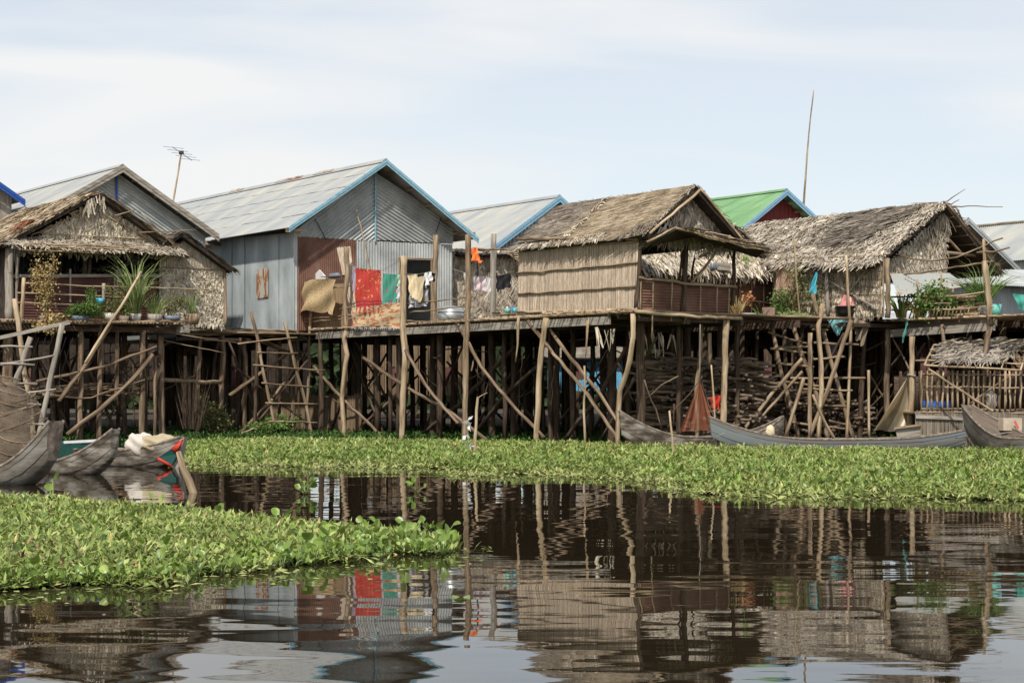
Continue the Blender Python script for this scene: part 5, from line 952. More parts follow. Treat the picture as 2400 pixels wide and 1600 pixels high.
tag(cloth([sI(1832, 628) - U * .25, sI(1884, 622) - U * .25, sI(1878, 715) - U * .25, sI(1836, 715) - U * .25], 2, .04, seed=2).build('hanging_cloth', pat('salmon_cloth', (.48, .3, .2), (.55, .4, .28), 20, .55)), 'faded salmon cloth pinned at the left end of the latticed wall', 'cloth')
tag(cloth([rr_(2134, 752) - U * .15, rr_(2138, 752) - U * .15, rr_(2132, 782) - U * .15, rr_(2122, 805) - U * .15], 1, .03).build('cloth_scrap', teal), 'thin teal rag hanging from the right platform beam', 'cloth')
tag(cloth([at(2372, 688, 45), at(2440, 694, 45), at(2440, 740, 45), at(2388, 722, 45)], 3, .06).build('mesh_cloth', mat('teal_mesh', [(.05, .3, .24), (.12, .45, .36)], .8, (60, 60, 60))), 'bright teal mesh cloth draped over the rail at the right edge', 'cloth')
tag(cloth([at(1945, 805, 47.2), at(1962, 804, 47.2), at(1962, 835, 47.2), at(1946, 836, 47.2)], 1, .02).build('towel', greyb), 'grey-blue towel hanging inside the scaffold ladder', 'towel')
c = at(1858, 810, 48.2); b = MB(); b.lathe(c, [(0, 0), (.2, .02), (.21, .05), (0, .07)], 24, V((0, -1, .1)).normalized()); tag(b.build('round_tray', galvb), 'round greenish tray hanging behind the ladder', 'tray')
# foam box and flat planters before the rusty hut
for lab, x, y, dx, dz, m in (('white foam box on the deck before the rusty hut wall', 1758, 742, .5, .15, foam), ('white foam slab lying left of the white foam box', 1735, 745, .4, .07, foam), ('grey mossy planter box right of the foam box', 1786, 744, .4, .12, woodgrey), ('pinkish wooden block at the platform corner', 1805, 742, .18, .28, flat('pink_wood', (.4, .25, .2)))):
    p = q1(x, y); tag(MB().box(V((p.x, p.y + .3, zd + .1)), dx, .3, dz, .6).build(lab.split()[1] + '_box' if 'slab' not in lab else 'foam_slab', m), lab, 'box')
b = MB(); pj = gP.sh(-W * .4); b.lathe(pj(1746, 612), [(0, 0), (.05, 0), (.06, .15), (.03, .18)], 10); hq = thing('hanging_plant', 'small plant in a bottle hanging under the porch hood', 'plant', pj(1746, 612)); b.build('bottle', flat('olive_bottle', (.3, .33, .12)), hq)
b = MB(); blades(b, [pj(1740, 612), pj(1752, 612), pj(1752, 596), pj(1740, 596)], V((.3, 0, -1)), 500, .2, .02, .1, 1.2, 0, .05); b.build('foliage', leafg, hq)
hsb = thing('shelf_box', 'small grey wooden shelf with bottles under the porch eave', 'shelf', gP(1695, 632)); b = MB(); b.box(gP.sh(-W * .5)(1693, 634), .42, .2, .2, A0); b.build('box', woodgrey, hsb)
b = MB()
for i in range(3): b.lathe(gP.sh(-W * .5)(1667 + i * 7, 632), [(0, 0), (.035, 0), (.035, .15), (.015, .2)], 8)
b.build('bottle', steel, hsb)

# ---------------- firewood ----------------
logs = []
for i in range(6):
    b = MB(); L = random.uniform(1.0, 1.7); k = random.uniform(-.08, .08); b.tube([V((-L / 2, 0, 0)), V((0, k, random.uniform(-.06, .06))), V((L / 2, 0, 0))], random.uniform(.028, .05), random.uniform(.025, .045), 7, .02, .25, .14)
    logs.append(b)
def stack(label, group, pl_, x0, x1, ztop, n, dep, slope=0.):
    meshes = []
    for i, lb in enumerate(logs):
        o = lb.build('firewood_log', mat('firewood_%d' % len(MATS), [(.08, .056, .038), (.19, .14, .095), (.33, .25, .175)], .9, (20, 20, 3), isl=0, bump=.004), None); o.location = (0, 0, 0); o['_w'] = [0, 0, 0]; meshes.append(o)
    p0 = pl_(x0, 1000); p1 = pl_(x1, 1000); Ln = (p1 - p0).length; dx = (p1 - p0).normalized()
    for i in range(n):
        o = meshes[i] if i < len(meshes) else meshes[i % 6].copy()
        if i >= len(meshes): sc.collection.objects.link(o); ALL.append(o)
        s_ = random.random(); zt = ztop * (1 - slope * s_); fr = (i / n); z = .08 + (zt - .08) * ((fr * 7.3) % 1.0); q = p0 + dx * Ln * s_ + U * random.uniform(-.08, dep) * .5
        end_on = random.random() < .22; yaw = (A0 if end_on else A0 + math.pi / 2) + random.gauss(0, .28) + (0.4 if not end_on else 1.1)
        o.location = (q.x, q.y, z); o.rotation_euler = (random.uniform(0, 6), random.gauss(0, .12), yaw if not end_on else math.pi / 2 + random.gauss(0, .2)); tag(o, label, 'firewood', group)
    c = MB(); a_ = p0 + W * 0 + U * (dep * .55 + .25); c_ = p1 + U * (dep * .55 + .25); c.slab(down2(a_, 0), down2(c_, 0), down2(c_, ztop * (1 - slope) * .85), down2(a_, ztop * .85), .2)
    for i in range(int(n * 2.6)):
        s_ = random.random(); zt = ztop * (1 - slope * s_) * .97; q = p0 + dx * Ln * s_ + U * random.uniform(.05, dep) * .6; q.z = .05 + (zt - .05) * ((i * 7.3 / n) % 1.0); d = (V((1, .1, 0)) if random.random() < .75 else V((.3, 1, 0))).normalized() + V((random.gauss(0, .12), random.gauss(0, .12), random.gauss(0, .09))); L = random.uniform(.5, .85); c.tube([q - d * L, q + V((0, 0, random.gauss(0, .04))), q + d * L], random.uniform(.025, .045), random.uniform(.02, .04), 6, .02, .3, .12)
    
    return c
fs = Plane(1505, 43.9, V((1, .35, 0)).normalized())
c1 = stack('rough split log in the tall firewood stack behind the grey canoe and red net', 'logs in the tall firewood stack', fs, 1528, 1740, 2.25, 170, .9)
fs2 = Plane(1715, 46.3, V((1, .2, 0)).normalized())
c2 = stack('thin branch in the low sloping firewood heap behind the scaffold ladder', 'branches in the low firewood heap', fs2, 1740, 1985, 1.75, 125, .9, .4)
fwm = mat('firewood_mass', [(.07, .05, .033), (.17, .125, .085), (.3, .23, .16)], .9, (12, 12, 2), isl=.35)
tag(c1.build('firewood_mass', fwm), 'many further logs packed within the tall firewood stack', 'firewood', kind='stuff'); tag(c2.build('firewood_mass', fwm), 'many further branches packed within the low firewood heap', 'firewood', kind='stuff')
tag(cloth([at(1665, 930, 43.), at(1690, 925, 43.), at(1688, 960, 43.), at(1668, 955, 43.)], 3, .08, seed=3).build('red_rag', redp), 'bundle of red and white rags hooked on the firewood', 'rag')
hw = thing('split_wood_pile', 'pile of split firewood planks stored on the right deck behind the rail', 'firewood', rr_(2245, 740))
for i in range(34):
    q = rr_.sh(U * random.uniform(.5, 1.1))(2245 + random.uniform(-18, 18), 738 - i * 1.3); MB().tube([q - W * random.uniform(.3, .6) , q + Z * random.uniform(-.06, .06), q + W * random.uniform(.3, .6) + U * random.uniform(-.2, .2)], random.uniform(.03, .055), n=6, jit=.015).build('billet', wood if i % 4 else woodpale, hw)
# brown reed fence standing under the grey house
b = MB(); r_ = L1.sh(U * 1.15); z_ = lambda x, z: down2(r_(x, 900), z)
reeds(b, z_(672, -.1), z_(850, -.1), r_(850, 925), r_(672, 925), .03, .06, .012, V((-1, -1, 0))); reeds(b, z_(540, -.1), z_(680, -.1), r_(680, 915), r_(540, 905), .05, .1, .012, V((-1, -1, 0)))
tag(b.build('reed_fence', reedb), 'brown reed screen fence standing on the mud behind the ladder', 'fence')

# bamboo cage hut at the right edge
ch = Plane(2160, 43.6, V((1, -.05, 0)).normalized()); hcg = thing('cage_hut', 'low cage-like hut of upright sticks with ragged palm leaf roof at the right edge', 'hut', ch(2280, 1045))
rfp = [ch(2156, 856) - V((0, .5, 0)), ch(2378, 868) - V((0, .5, 0)), ch(2440, 806) + V((0, 1.1, 0)), ch(2213, 806) + V((0, 1.1, 0))]
b = MB(); 
for a_, c_ in ((0, 1), (1, 2), (2, 3), (3, 0)): b.tube([rfp[a_], rfp[c_]], .028, n=6, jit=.006)
for t in (.25, .5, .75): b.tube([L3(rfp[0], rfp[3], t), L3(rfp[1], rfp[2], t)], .02, n=5, jit=.006)
for t in (.2, .4, .6, .8): b.tube([L3(rfp[0], rfp[1], t), L3(rfp[3], rfp[2], t)], .02, n=5, jit=.006)
rf = b.build('roof_frame', woodpale, hcg)
b = MB(); g = lambda u, v: L3(L3(rfp[0], rfp[1], u), L3(rfp[3], rfp[2], u), v) + Z * .05
blades(b, [g(.17, .12), g(.8, .2), g(1, .95), g(.1, .98)], V((-.55, -.5, -.35)), 280, .36, .035, .05, .4, 0, .03, V((0, -.4, 1))); b.build('roof_thatch', mat('weathered_cage_thatch', [(.15, .12, .09), (.3, .255, .2), (.5, .44, .36)], .9, (1.5, 1.5, 1.5), isl=.4), rf)
b = MB(); blades(b, [g(.05, .8), g(1, .85), g(1, 1.05), g(.05, 1.02)], V((1, .1, .15)), 90, .6, .04, .06, .25, 0, .04, V((0, -.4, 1))); b.build('loose_frond', thatch_p, rf)
for i in range(21): x = 2160 + i * 12.2; o_ = random.uniform(-2, 2); pole('upright', woodpale if i % 3 else wood, [ch(x + o_, 868), ch(x, 962)], random.uniform(.022, .035), None, hcg, .01, 6)
for y in (877, 907, 958, 966): pole('crossbar', wood, [ch(2158, y), ch(2280, y + 1), ch(2470, y + 4)], .028, .024, hcg, .012, 6)
pole('crossbar', wood, [ch(2145, 845), ch(2190, 846)], .03, .03, hcg); 
b = MB(); reeds(b, down2(ch(2145, 1000), .0), down2(ch(2560, 1000), .0), ch(2560, 966), ch(2145, 962), .035, .03, .015, V((0, -1, 0))); b.build('skirt_panel', mat('grey_reeds', [(.16, .13, .095), (.27, .225, .165), (.36, .31, .24)], .85, (30, 30, 1.2), isl=.3), hcg)
MB().bar(ch(2145, 976) - V((0, .06, 0)), ch(2255, 980) - V((0, .06, 0)), .04, .09).build('board', woodgrey, hcg)
pole('prop_stick', woodpale, [ch(2165, 865) - V((0, .5, 0)), ch(2296, 962) - V((0, 1.2, 0))], .03, .03, hcg); pole('prop_stick', wood, [ch(2275, 945) , ch(2375, 875)], .025, .02, hcg)
b = MB(); bx = V((0, 2.4, 0)); b.slab(ch(2145, 966) + bx, ch(2560, 966) + bx, ch(2560, 880) + bx, ch(2145, 880) + bx, .03); 
for i in range(24): x = 2150 + i * 17; b.tube([ch(x, 962) + bx * .8, ch(x + random.uniform(-3, 3), 868) + bx * .8], .04, n=5)
b.build('rear_wall', wooddark, hcg)
b = MB(); b.slab(ch(2145, 966), ch(2560, 970), ch(2560, 970) + bx, ch(2145, 966) + bx, .04); b.build('floor', wood, hcg)
tag(MB().box(ch(2215, 955) + V((0, .9, 0)), .75, .4, .17).build('storage_tub', bluep), 'blue plastic tub inside the stick cage hut', 'tub'); lump('white bundle inside the stick cage hut', 'bundle', ch(2346, 940) + V((0, 1.2, 0)), .22, .2, .28, foam, 'bundle')
# fish traps piled at far left
tl = 'wire fish trap in the pile of brown netted traps at the left edge'
TL = ('front lower netted fish trap beside the tall-bowed boat', 'fish trap cut by the left photo edge, at the bottom of the pile', 'middle fish trap of the pile, upright above the boat hull', 'fish trap at the left photo edge, halfway up the pile', 'upper fish trap leaning on the ladder frame', 'small fish trap at the right side of the pile by the white bag', 'topmost trap at the left photo edge', 'small fish trap crowning the pile', 'smallest low fish trap touching the boat')
for i, (x, y, r, L, Y) in enumerate(((25, 1070, .3, .75, 30), (-30, 1060, .35, .8, 30.5), (40, 1010, .3, .7, 30.3), (-15, 1000, .32, .7, 30.8), (20, 950, .3, .6, 31), (65, 960, .22, .5, 31.2), (-40, 930, .3, .7, 31), (10, 915, .25, .5, 31.4), (60, 1085, .2, .5, 29.6))):
    c = at(x, y, Y); ax = V((random.uniform(-.5, .5), random.uniform(-.4, .4), 1)).normalized(); h = thing('fish_trap', TL[i], 'trap', c, 'piled fish traps')
    MB().lathe(c - ax * L / 2, [(0, 0), (r, 0), (r * 1.02, L * .33), (r * .97, L * .66), (r, L), (0, L)], 18, ax).build('net_cover', netbrown, h)
    b = MB(); xa = ax.cross(V((1, 0, 0))).normalized(); ya = ax.cross(xa)
    for t in (0, .33, .66, 1): b.tube([c - ax * L / 2 + ax * L * t + (xa * math.cos(k * math.pi / 6) + ya * math.sin(k * math.pi / 6)) * r * 1.02 for k in range(13)], .009, n=4, seg=.12)
    b.build('hoop', wood, h)

# ---------------- far side, seen between the stilts ----------------
def shack(label, x0, x1, y0, Y, z0, m, rm, roofh=1.2, dep=4):
    a_ = at(x0, YH, Y); c_ = at(x1, YH, Y); zt = H - (y0 - YH) / F * Y; h = thing('stilt_shack', label, 'shack', V((a_.x, a_.y, 0))); dv = V((0, dep, 0))
    p = [down2(a_, z0), down2(c_, z0), down2(c_, zt), down2(a_, zt)]; b = MB(); reeds(b, p[0], p[1], p[2], p[3], .12, .02, .02); b.slab(p[0] + dv, p[1] + dv, p[2] + dv, p[3] + dv, .05); b.slab(p[0], p[0] + dv, p[3] + dv, p[3], .05); b.slab(p[1], p[1] + dv, p[2] + dv, p[2], .05); b.build('wall', m, h)
    b = MB(); ex = V((.4, 0, 0)); ey = V((0, .5, 0)); m0 = (p[3] + p[3] + dv) / 2 + Z * roofh; m1 = (p[2] + p[2] + dv) / 2 + Z * roofh; b.slab(p[3] - ex - ey, p[2] + ex - ey, m1 + ex, m0 - ex, .06); b.slab(m0 - ex, m1 + ex, p[2] + dv + ex + ey, p[3] + dv - ex + ey, .06); b.build('roof', rm, h)
    for k in (.35, .7):
        c = L3(p[0], p[1], k) - V((0, .04, 0)); MB().slab(c + Z * .5 - V((.35, 0, 0)), c + Z * .5 + V((.35, 0, 0)), c + Z * 1.3 + V((.35, 0, 0)), c + Z * 1.3 - V((.35, 0, 0)), .03).build('shutter', rustd, h)
    n = max(3, int((c_.x - a_.x) / 1.6))
    for i in range(n + 1): q = L3(a_, c_, i / n); MB().tube([down2(q, -.1), down2(q, z0)], .08, n=6).build('post', wooddark, h)
    return h
shack('light blue painted stilt house glimpsed between the stilts under the reed-walled house', 1290, 1480, 838, 76, 1.4, housebl, thatch_d)
shack('brown plank shack glimpsed between the stilts under the grey house', 800, 1150, 776, 80, 1.2, reedb, thatch_d)
shack('brown backdrop shack coloured dark for shade behind the left stilts', 200, 700, 776, 84, 1.1, slab_d, thatch_d); shack('backdrop shack coloured dark for shade behind the far left platform', -200, 180, 776, 78, 1.1, slab_d, thatch_d)  # added backdrop shacks, walls coloured dark in place of shade
shack('backdrop shack coloured dark for shade beyond the firewood', 1560, 1900, 776, 82, 1.2, wooddark, thatch_d); shack('rusty brown shack glimpsed behind the right platform', 1960, 2230, 800, 66, 1.2, rustd, galv); shack('tall tan shack at the far right behind the cage hut', 2260, 2600, 790, 64, 1.0, reedb, thatch_g)  # first one is a backdrop with shade put into its dark walls
# ---------------- plants ----------------
leafy = mat('yellowing_leaf', [(.2, .24, .06), (.36, .4, .12), (.52, .5, .22)], .5, (1.3, 1.3, 1.3), isl=.4, transl=.2)
def inpoly(x, y, P):
    c = np.zeros(len(x), bool); n = len(P)
    for i in range(n):
        (x0, y0), (x1, y1) = P[i], P[(i + 1) % n]
        k = ((y0 > y) != (y1 > y)) & (x < (x1 - x0) * (y - y0) / (y1 - y0 + 1e-12) + x0); c ^= k
    return c
def wpt(px, py): Y = F * H / (py - YH); return ((px - 1200) / F * Y, Y)
def wob(x, y, wig): return x + wig * (vnoise(x, y, 1.6, 1) + .5 * vnoise(x, y, 6.1, 7)), y + wig * 1.4 * (vnoise(x, y, 1.9, 4) + .5 * vnoise(x, y, 7.3, 5))
def vnoise(x, y, s, seed=0):
    return (np.sin(x * s * 1.3 + seed) * np.cos(y * s * 1.1 + seed * 2) + .6 * np.sin(x * s * 2.7 + y * s * 1.9 + seed * 3) + .4 * np.sin(x * s * 5.1 - y * s * 4.3 + seed)) / 2
def edge(x, y, P):
    d = np.full(len(x), 1e9)
    for i in range(len(P)):
        a = np.array(P[i]); b_ = np.array(P[(i + 1) % len(P)]); e = b_ - a; t = np.clip(((x - a[0]) * e[0] + (y - a[1]) * e[1]) / (e @ e + 1e-9), 0, 1)
        d = np.minimum(d, np.hypot(x - a[0] - t * e[0], y - a[1] - t * e[1]))
    return d
def leafmass(P, dens, hgt, L, w, m, name, jx=.5, stems=True, wig=.35, lim=(0, 1), drop=.35):
    P = np.array(P); x0, y0 = P.min(0); x1, y1 = P.max(0); n = int((x1 - x0) * (y1 - y0) * dens)
    x = rng.uniform(x0 - wig, x1 + wig, n); y = rng.uniform(y0 - wig, y1 + wig, n)
    xx, yy = wob(x, y, wig)
    k = inpoly(xx, yy, P); x, y = x[k], y[k]; e = edge(xx[k], yy[k], P)
    clump = .62 + .38 * vnoise(x, y, 2.3, 2); k = rng.random(len(x)) < np.clip(clump + .35, drop, 1); x, y, e, clump = x[k], y[k], e[k], clump[k]; n = len(x)
    h = hgt * (.45 + .75 * clump) * np.clip(.2 + e / .9, 0, 1); z = h * np.sqrt(rng.random(n)) + .01
    az = rng.uniform(0, 2 * np.pi, n); el = rng.normal(.25, .45, n); D = np.stack([np.cos(az) * np.cos(el), np.sin(az) * np.cos(el), np.sin(el)], 1)
    S = np.stack([-np.sin(az), np.cos(az), rng.normal(0, .35, n)], 1); Nn = np.cross(D, S)
    Ls = (L * rng.uniform(.6, 1.4, n))[:, None]; ws = (w * rng.uniform(.6, 1.4, n))[:, None] / 2
    C = np.stack([x, y, z], 1); A = C; M = C + D * Ls * .45 + Nn * Ls * .06; E = C + D * Ls - Nn * Ls * .06
    V_ = np.stack([A, M + S * ws - Nn * ws * .3, E, M - S * ws - Nn * ws * .3, M], 1).reshape(-1, 3); b0 = np.arange(n)[:, None] * 5
    mb = MB(); mb.add(V_, np.concatenate([b0 + np.array([0, 4, 1]), b0 + np.array([4, 2, 1]), b0 + np.array([0, 3, 4]), b0 + np.array([4, 3, 2])]))
    if stems:
        ns = int(n * .12); ii = rng.choice(n, ns); s = np.stack([x[ii], y[ii], z[ii]], 1); g_ = s.copy(); g_[:, 2] = 0; g_[:, :2] += rng.normal(0, .05, (ns, 2)); o = np.array([.004, 0, 0])
        V2 = np.stack([g_ - o, g_ + o, s + o, s - o], 1).reshape(-1, 3); mb.add(V2, np.arange(ns)[:, None] * 4 + np.array([0, 1, 2, 3]))
    return mb
def bed(P, cell, z, wig=.35):                 # dark sheet put under the leaves, standing in for shade in the gaps
    P = np.array(P); x0, y0 = P.min(0); x1, y1 = P.max(0); vs_ = []; fs = []; gx = np.arange(x0, x1, cell); gy = np.arange(y0, y1, cell); X, Y = np.meshgrid(gx, gy); x = X.ravel() + cell / 2; y = Y.ravel() + cell / 2
    _x, _y = wob(x, y, wig); k = inpoly(_x, _y, P); k[k] = edge(_x[k], _y[k], P) > .12; x, y = x[k], y[k]; n = len(x); c = cell / 2
    f = lambda a, b_: z * (1 + .8 * vnoise(a, b_, 3.1, 3)) ; q = []
    for sx, sy in ((-c, -c), (c, -c), (c, c), (-c, c)): q.append(np.stack([x + sx, y + sy, f(x + sx, y + sy)], 1))
    mb = MB(); mb.add(np.stack(q, 1).reshape(-1, 3), np.arange(n)[:, None] * 4 + np.array([0, 1, 2, 3])); return mb
far = [wpt(x, y) for x, y in ((425, 1088), (560, 1090), (700, 1093), (860, 1091), (1000, 1092), (1085, 1105), (1200, 1108), (1330, 1110), (1500, 1122), (1580, 1128), (1650, 1152), (1800, 1158), (2000, 1162), (2200, 1166), (2700, 1176), (2700, 1070), (2300, 1066), (1680, 1062), (1460, 1058), (1440, 1052), (1100, 1044), (700, 1038), (440, 1040), (424, 1050))]
tag(bed(far, .12, .018).build('shade_underlay', matbase), 'low brown-green underlay put in for shade under the far water plants', 'plant bed', kind='stuff')
tag(leafmass(far, 560, .145, .115, .032, leaf1, 'l').build('water_plants', leaf1), 'long band of bright green water spinach floating in front of the stilt houses', 'water plants', kind='stuff')
near = [wpt(x, y) for x, y in ((-500, 1165), (0, 1172), (200, 1188), (430, 1204), (600, 1226), (800, 1250), (980, 1262), (1065, 1280), (1040, 1300), (900, 1306), (700, 1328), (520, 1346), (440, 1366), (200, 1378), (0, 1388), (-500, 1400))]
tag(bed(near, .07, .015, .2).build('shade_underlay', matbase), 'brown-green underlay put in for shade under the near water plants', 'plant bed', kind='stuff')
tag(leafmass(near, 1400, .115, .09, .026, leaf1, 'l', wig=.2).build('water_plants', leaf1), 'near patch of dense green water spinach in the left foreground', 'water plants', kind='stuff')
tag(leafmass(near, 75, .12, .1, .026, leafdry, 'l', wig=.2).build('dry_leaves', leafdry), 'scattered yellow-brown dry leaves in the near plant patch', 'dry leaves', kind='stuff')
tag(leafmass(far, 30, .15, .12, .03, leafdry, 'l').build('dry_leaves', leafdry), 'scattered yellow dry leaves in the far plant band', 'dry leaves', kind='stuff')
fr = [wpt(x, y) for x, y in ((425, 1094), (560, 1098), (700, 1101), (860, 1099), (1000, 1100), (1085, 1116), (1200, 1118), (1330, 1119), (1500, 1131), (1580, 1139), (1650, 1160), (1800, 1166), (2000, 1170), (2200, 1174), (2700, 1184), (2700, 1150), (2000, 1140), (1650, 1130), (1500, 1105), (1100, 1090), (700, 1078), (425, 1074))]
tag(leafmass(fr, 260, .045, .11, .035, leafg, 'l', wig=.6, stems=False, drop=.1).build('fringe_plants', leafy), 'flat yellow-green fringe of small leaves lying on the water before the far plant band', 'water plants', kind='stuff')
fy = [wpt(x, y) for x, y in ((470, 1070), (1000, 1070), (1500, 1090), (2400, 1120), (2400, 1075), (1500, 1050), (470, 1040))]
tag(leafmass(fy, 130, .17, .13, .035, leafy, 'l', wig=1.2, stems=False, drop=0).build('yellow_plants', leafy), 'yellowish patches of leaves within the far plant band', 'water plants', kind='stuff')
ny = [(x * .97 + .0, y + .0) for x, y in near]
tag(leafmass(ny, 380, .125, .1, .03, leafy, 'l', wig=.5, stems=False, drop=0).build('yellow_plants', leafy), 'yellowish patches of leaves within the near patch', 'water plants', kind='stuff')
bp = [wpt(x, y) for x, y in ((-200, 1320), (60, 1300), (240, 1296), (300, 1325), (180, 1345), (-200, 1362))]
tag(leafmass(bp, 420, .165, .11, .02, leafdry, 'l', wig=.3, drop=0).build('dry_leaves', mat('withered_stem', [(.14, .09, .04), (.27, .18, .09), (.4, .29, .16)], .8, (5, 5, 5), isl=.4)), 'brown withered patch of stems at the lower left of the near patch', 'dry leaves', kind='stuff')
tag(leafmass(near, 120, .13, .09, .055, leaf2, 'l', wig=.2, drop=.1).build('broad_leaves', leaf2), 'scattered broader glossy leaves standing out in the near patch', 'water plants', kind='stuff')
tag(leafmass(far, 60, .16, .13, .075, leaf2, 'l', drop=.1).build('broad_leaves', leaf2), 'scattered broader leaves standing out in the far plant band', 'water plants', kind='stuff')
# water hyacinths: rosettes with round glossy leaves on swollen stalks
def rosette(b, bs, c, s, k=6):
    for i in range(k):
        az = random.uniform(0, 6.28); ln = random.uniform(.35, 1.25); out_ = V((math.cos(az), math.sin(az), 0)); h = random.uniform(.08, .2) * s * ln; r = random.uniform(.035, .062) * s
        base = c + out_ * .01; mid = c + out_ * .035 * s + Z * h * .45; tip = c + out_ * random.uniform(.04, .12) * s + Z * h
        bs.tube([base, mid, tip], .009 * s, .005 * s, 5, 0, .08)
        up = (Z * random.uniform(.2, 1.2) + out_ * random.uniform(.2, 1)).normalized(); nrm = (out_ * random.uniform(-1, .6) + Z * random.uniform(.1, 1.1) + V((random.gauss(0, .5), random.gauss(-.25, .5), 0))).normalized(); ax = (up - nrm * up.dot(nrm)).normalized(); sd_ = nrm.cross(ax)
        vs_ = [tip + ax * r * .9 - nrm * r * .16]; rim = []
        for j in range(11):
            a = math.pi * (2 * j / 11) ; rr = r * (1 + .08 * math.cos(a)); p = tip + ax * (r * .95 - rr * math.cos(a)) + sd_ * rr * .98 * math.sin(a) * (1 if j else 0) + nrm * (.42 * r * (math.sin(a) ** 2)); vs_.append(p)
        g = [(random.random() * 9,) * 3] * 12
        b.add(vs_, [(0, 1 + j, 1 + (j + 1) % 11) for j in range(11)], [tuple(p) for p in vs_])
def hyacinths(pts, label, s=1.):
    b, bs = MB(), MB()
    for x, y, sc_ in pts: rosette(b, bs, V((x, y, .005)), sc_, random.randint(4, 7))
    b.sm = True; return b, bs
pts = []; ex = [(-60, 1388), (0, 1384), (130, 1372), (250, 1374), (440, 1364), (520, 1346), (620, 1336), (700, 1326), (800, 1316), (900, 1304), (1000, 1302), (1050, 1294)]
for i in range(len(ex) - 1):
    (xa, ya), (xb, yb) = ex[i], ex[i + 1]; m_ = int((xb - xa) / 7)
    for j in range(m_):
        t = random.random(); px = xa + (xb - xa) * t; py = ya + (yb - ya) * t - abs(random.gauss(0, 14)) + 2; x, y = wpt(px, py); pts.append((x, y, random.uniform(.3, .6) * (1.0 if px < 600 else 1.2)))
for i in range(70): px = random.uniform(650, 1060); py = random.uniform(1255, 1310 if px < 900 else 1296); x, y = wpt(px, py); pts.append((x, y, random.choice((.35, .4, .5, .6, .7, .95))))
for i in range(45): px = random.uniform(0, 900); t = random.random(); py = L3(V((0, 1190 + px * .07, 0)), V((0, 1370 - px * .06, 0)), t).y; x, y = wpt(px, py); pts.append((x, y, random.uniform(.5, .9)))
b, bs = hyacinths(pts, '')
hy = b.build('water_hyacinths', leaf2); tag(hy, 'glossy round-leaved water hyacinths crowding the edge of the near patch', 'water hyacinths', kind='stuff'); ob = bs.build('hyacinth_stalks', leafg); tag(ob, 'pale green swollen stalks of the near water hyacinths', 'water hyacinths', kind='stuff')
def single(label, px, py, s, k=7, name='water_hyacinth'):
    x, y = wpt(px, py); h = thing(name, label, 'water plant', V((x, y, 0)))
    for _ in range(k): b, bs = MB(), MB(); rosette(b, bs, V((x, y, .0)), s, 1); b.sm = True; b.build('leaf', leaf2, h); bs.build('stalk', leafg, h)
single('lone floating hyacinth in the dark water above the near patch, left of the middle', 716, 1158, 1.1, 12); single('second small floating plant on the dark water under the tall post', 978, 1153, .9, 5)
single('large upright hyacinth leaf cluster at the tip of the near patch', 955, 1296, 1.0, 6); single('hyacinth leaning outwards at the very right end of the near patch', 1036, 1302, .95, 5); single('hyacinth with big spoon leaves left of the tip of the near patch', 722, 1314, .95, 6)
single('single bright hyacinth leaf poking up behind the near patch by the red-tipped boat', 378, 1198, 1.3, 2); single('large hyacinth leaf in front of the tall-bowed boat', 125, 1178, 1.4, 2)
x, y = wpt(1080, 1402); b = MB(); c = V((x, y, .008)); b.add([c + V((math.cos(a) * .07, math.sin(a) * .11, .012 * math.sin(3 * a))) for a in [i * math.pi / 6 for i in range(12)]], [tuple(range(12))]); tag(b.build('floating_leaf', leaf2), 'single green leaf floating on the open water right of the near patch', 'leaf')
b = MB()
for i in range(150):
    px = random.uniform(0, 1130); py = 1392 - px * .078 + abs(random.gauss(0, 16)) - 4; x, y = wpt(px, py); az = random.uniform(0, 6.3); c = V((x, y, .006)); d = V((math.cos(az), math.sin(az), 0)) * random.uniform(.02, .05); e = V((-d.y, d.x, 0)) * random.uniform(.3, .7); b.add([c - d, c + e + Z * .006, c + d, c - e], [(0, 1, 2, 3)])
tag(b.build('loose_leaves', leafy), 'loose small leaves drifting on the water in front of the near patch', 'floating leaves', kind='stuff')
# dark growth in the shade beneath the houses
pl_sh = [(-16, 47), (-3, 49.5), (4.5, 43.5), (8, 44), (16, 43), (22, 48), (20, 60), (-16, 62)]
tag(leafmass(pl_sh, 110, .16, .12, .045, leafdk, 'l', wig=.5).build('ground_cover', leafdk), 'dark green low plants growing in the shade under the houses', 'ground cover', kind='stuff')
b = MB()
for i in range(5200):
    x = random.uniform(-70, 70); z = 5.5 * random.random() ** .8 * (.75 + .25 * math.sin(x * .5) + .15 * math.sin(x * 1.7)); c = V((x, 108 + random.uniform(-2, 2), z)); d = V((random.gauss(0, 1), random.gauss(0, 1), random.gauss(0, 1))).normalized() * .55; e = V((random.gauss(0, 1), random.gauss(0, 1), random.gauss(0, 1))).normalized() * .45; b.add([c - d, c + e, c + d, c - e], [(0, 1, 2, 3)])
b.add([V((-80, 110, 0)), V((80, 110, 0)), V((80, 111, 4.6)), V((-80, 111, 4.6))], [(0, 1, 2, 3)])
tag(b.build('glow_block_thicket', mat('thicket_leaf', [(.01, .018, .006), (.025, .04, .012), (.05, .075, .02)], .9, (1, 1, 1), isl=.3)), 'far dark thicket added to block sky glow between the stilts', 'thicket', kind='stuff')  # thicket added to keep sky glow out of the gaps
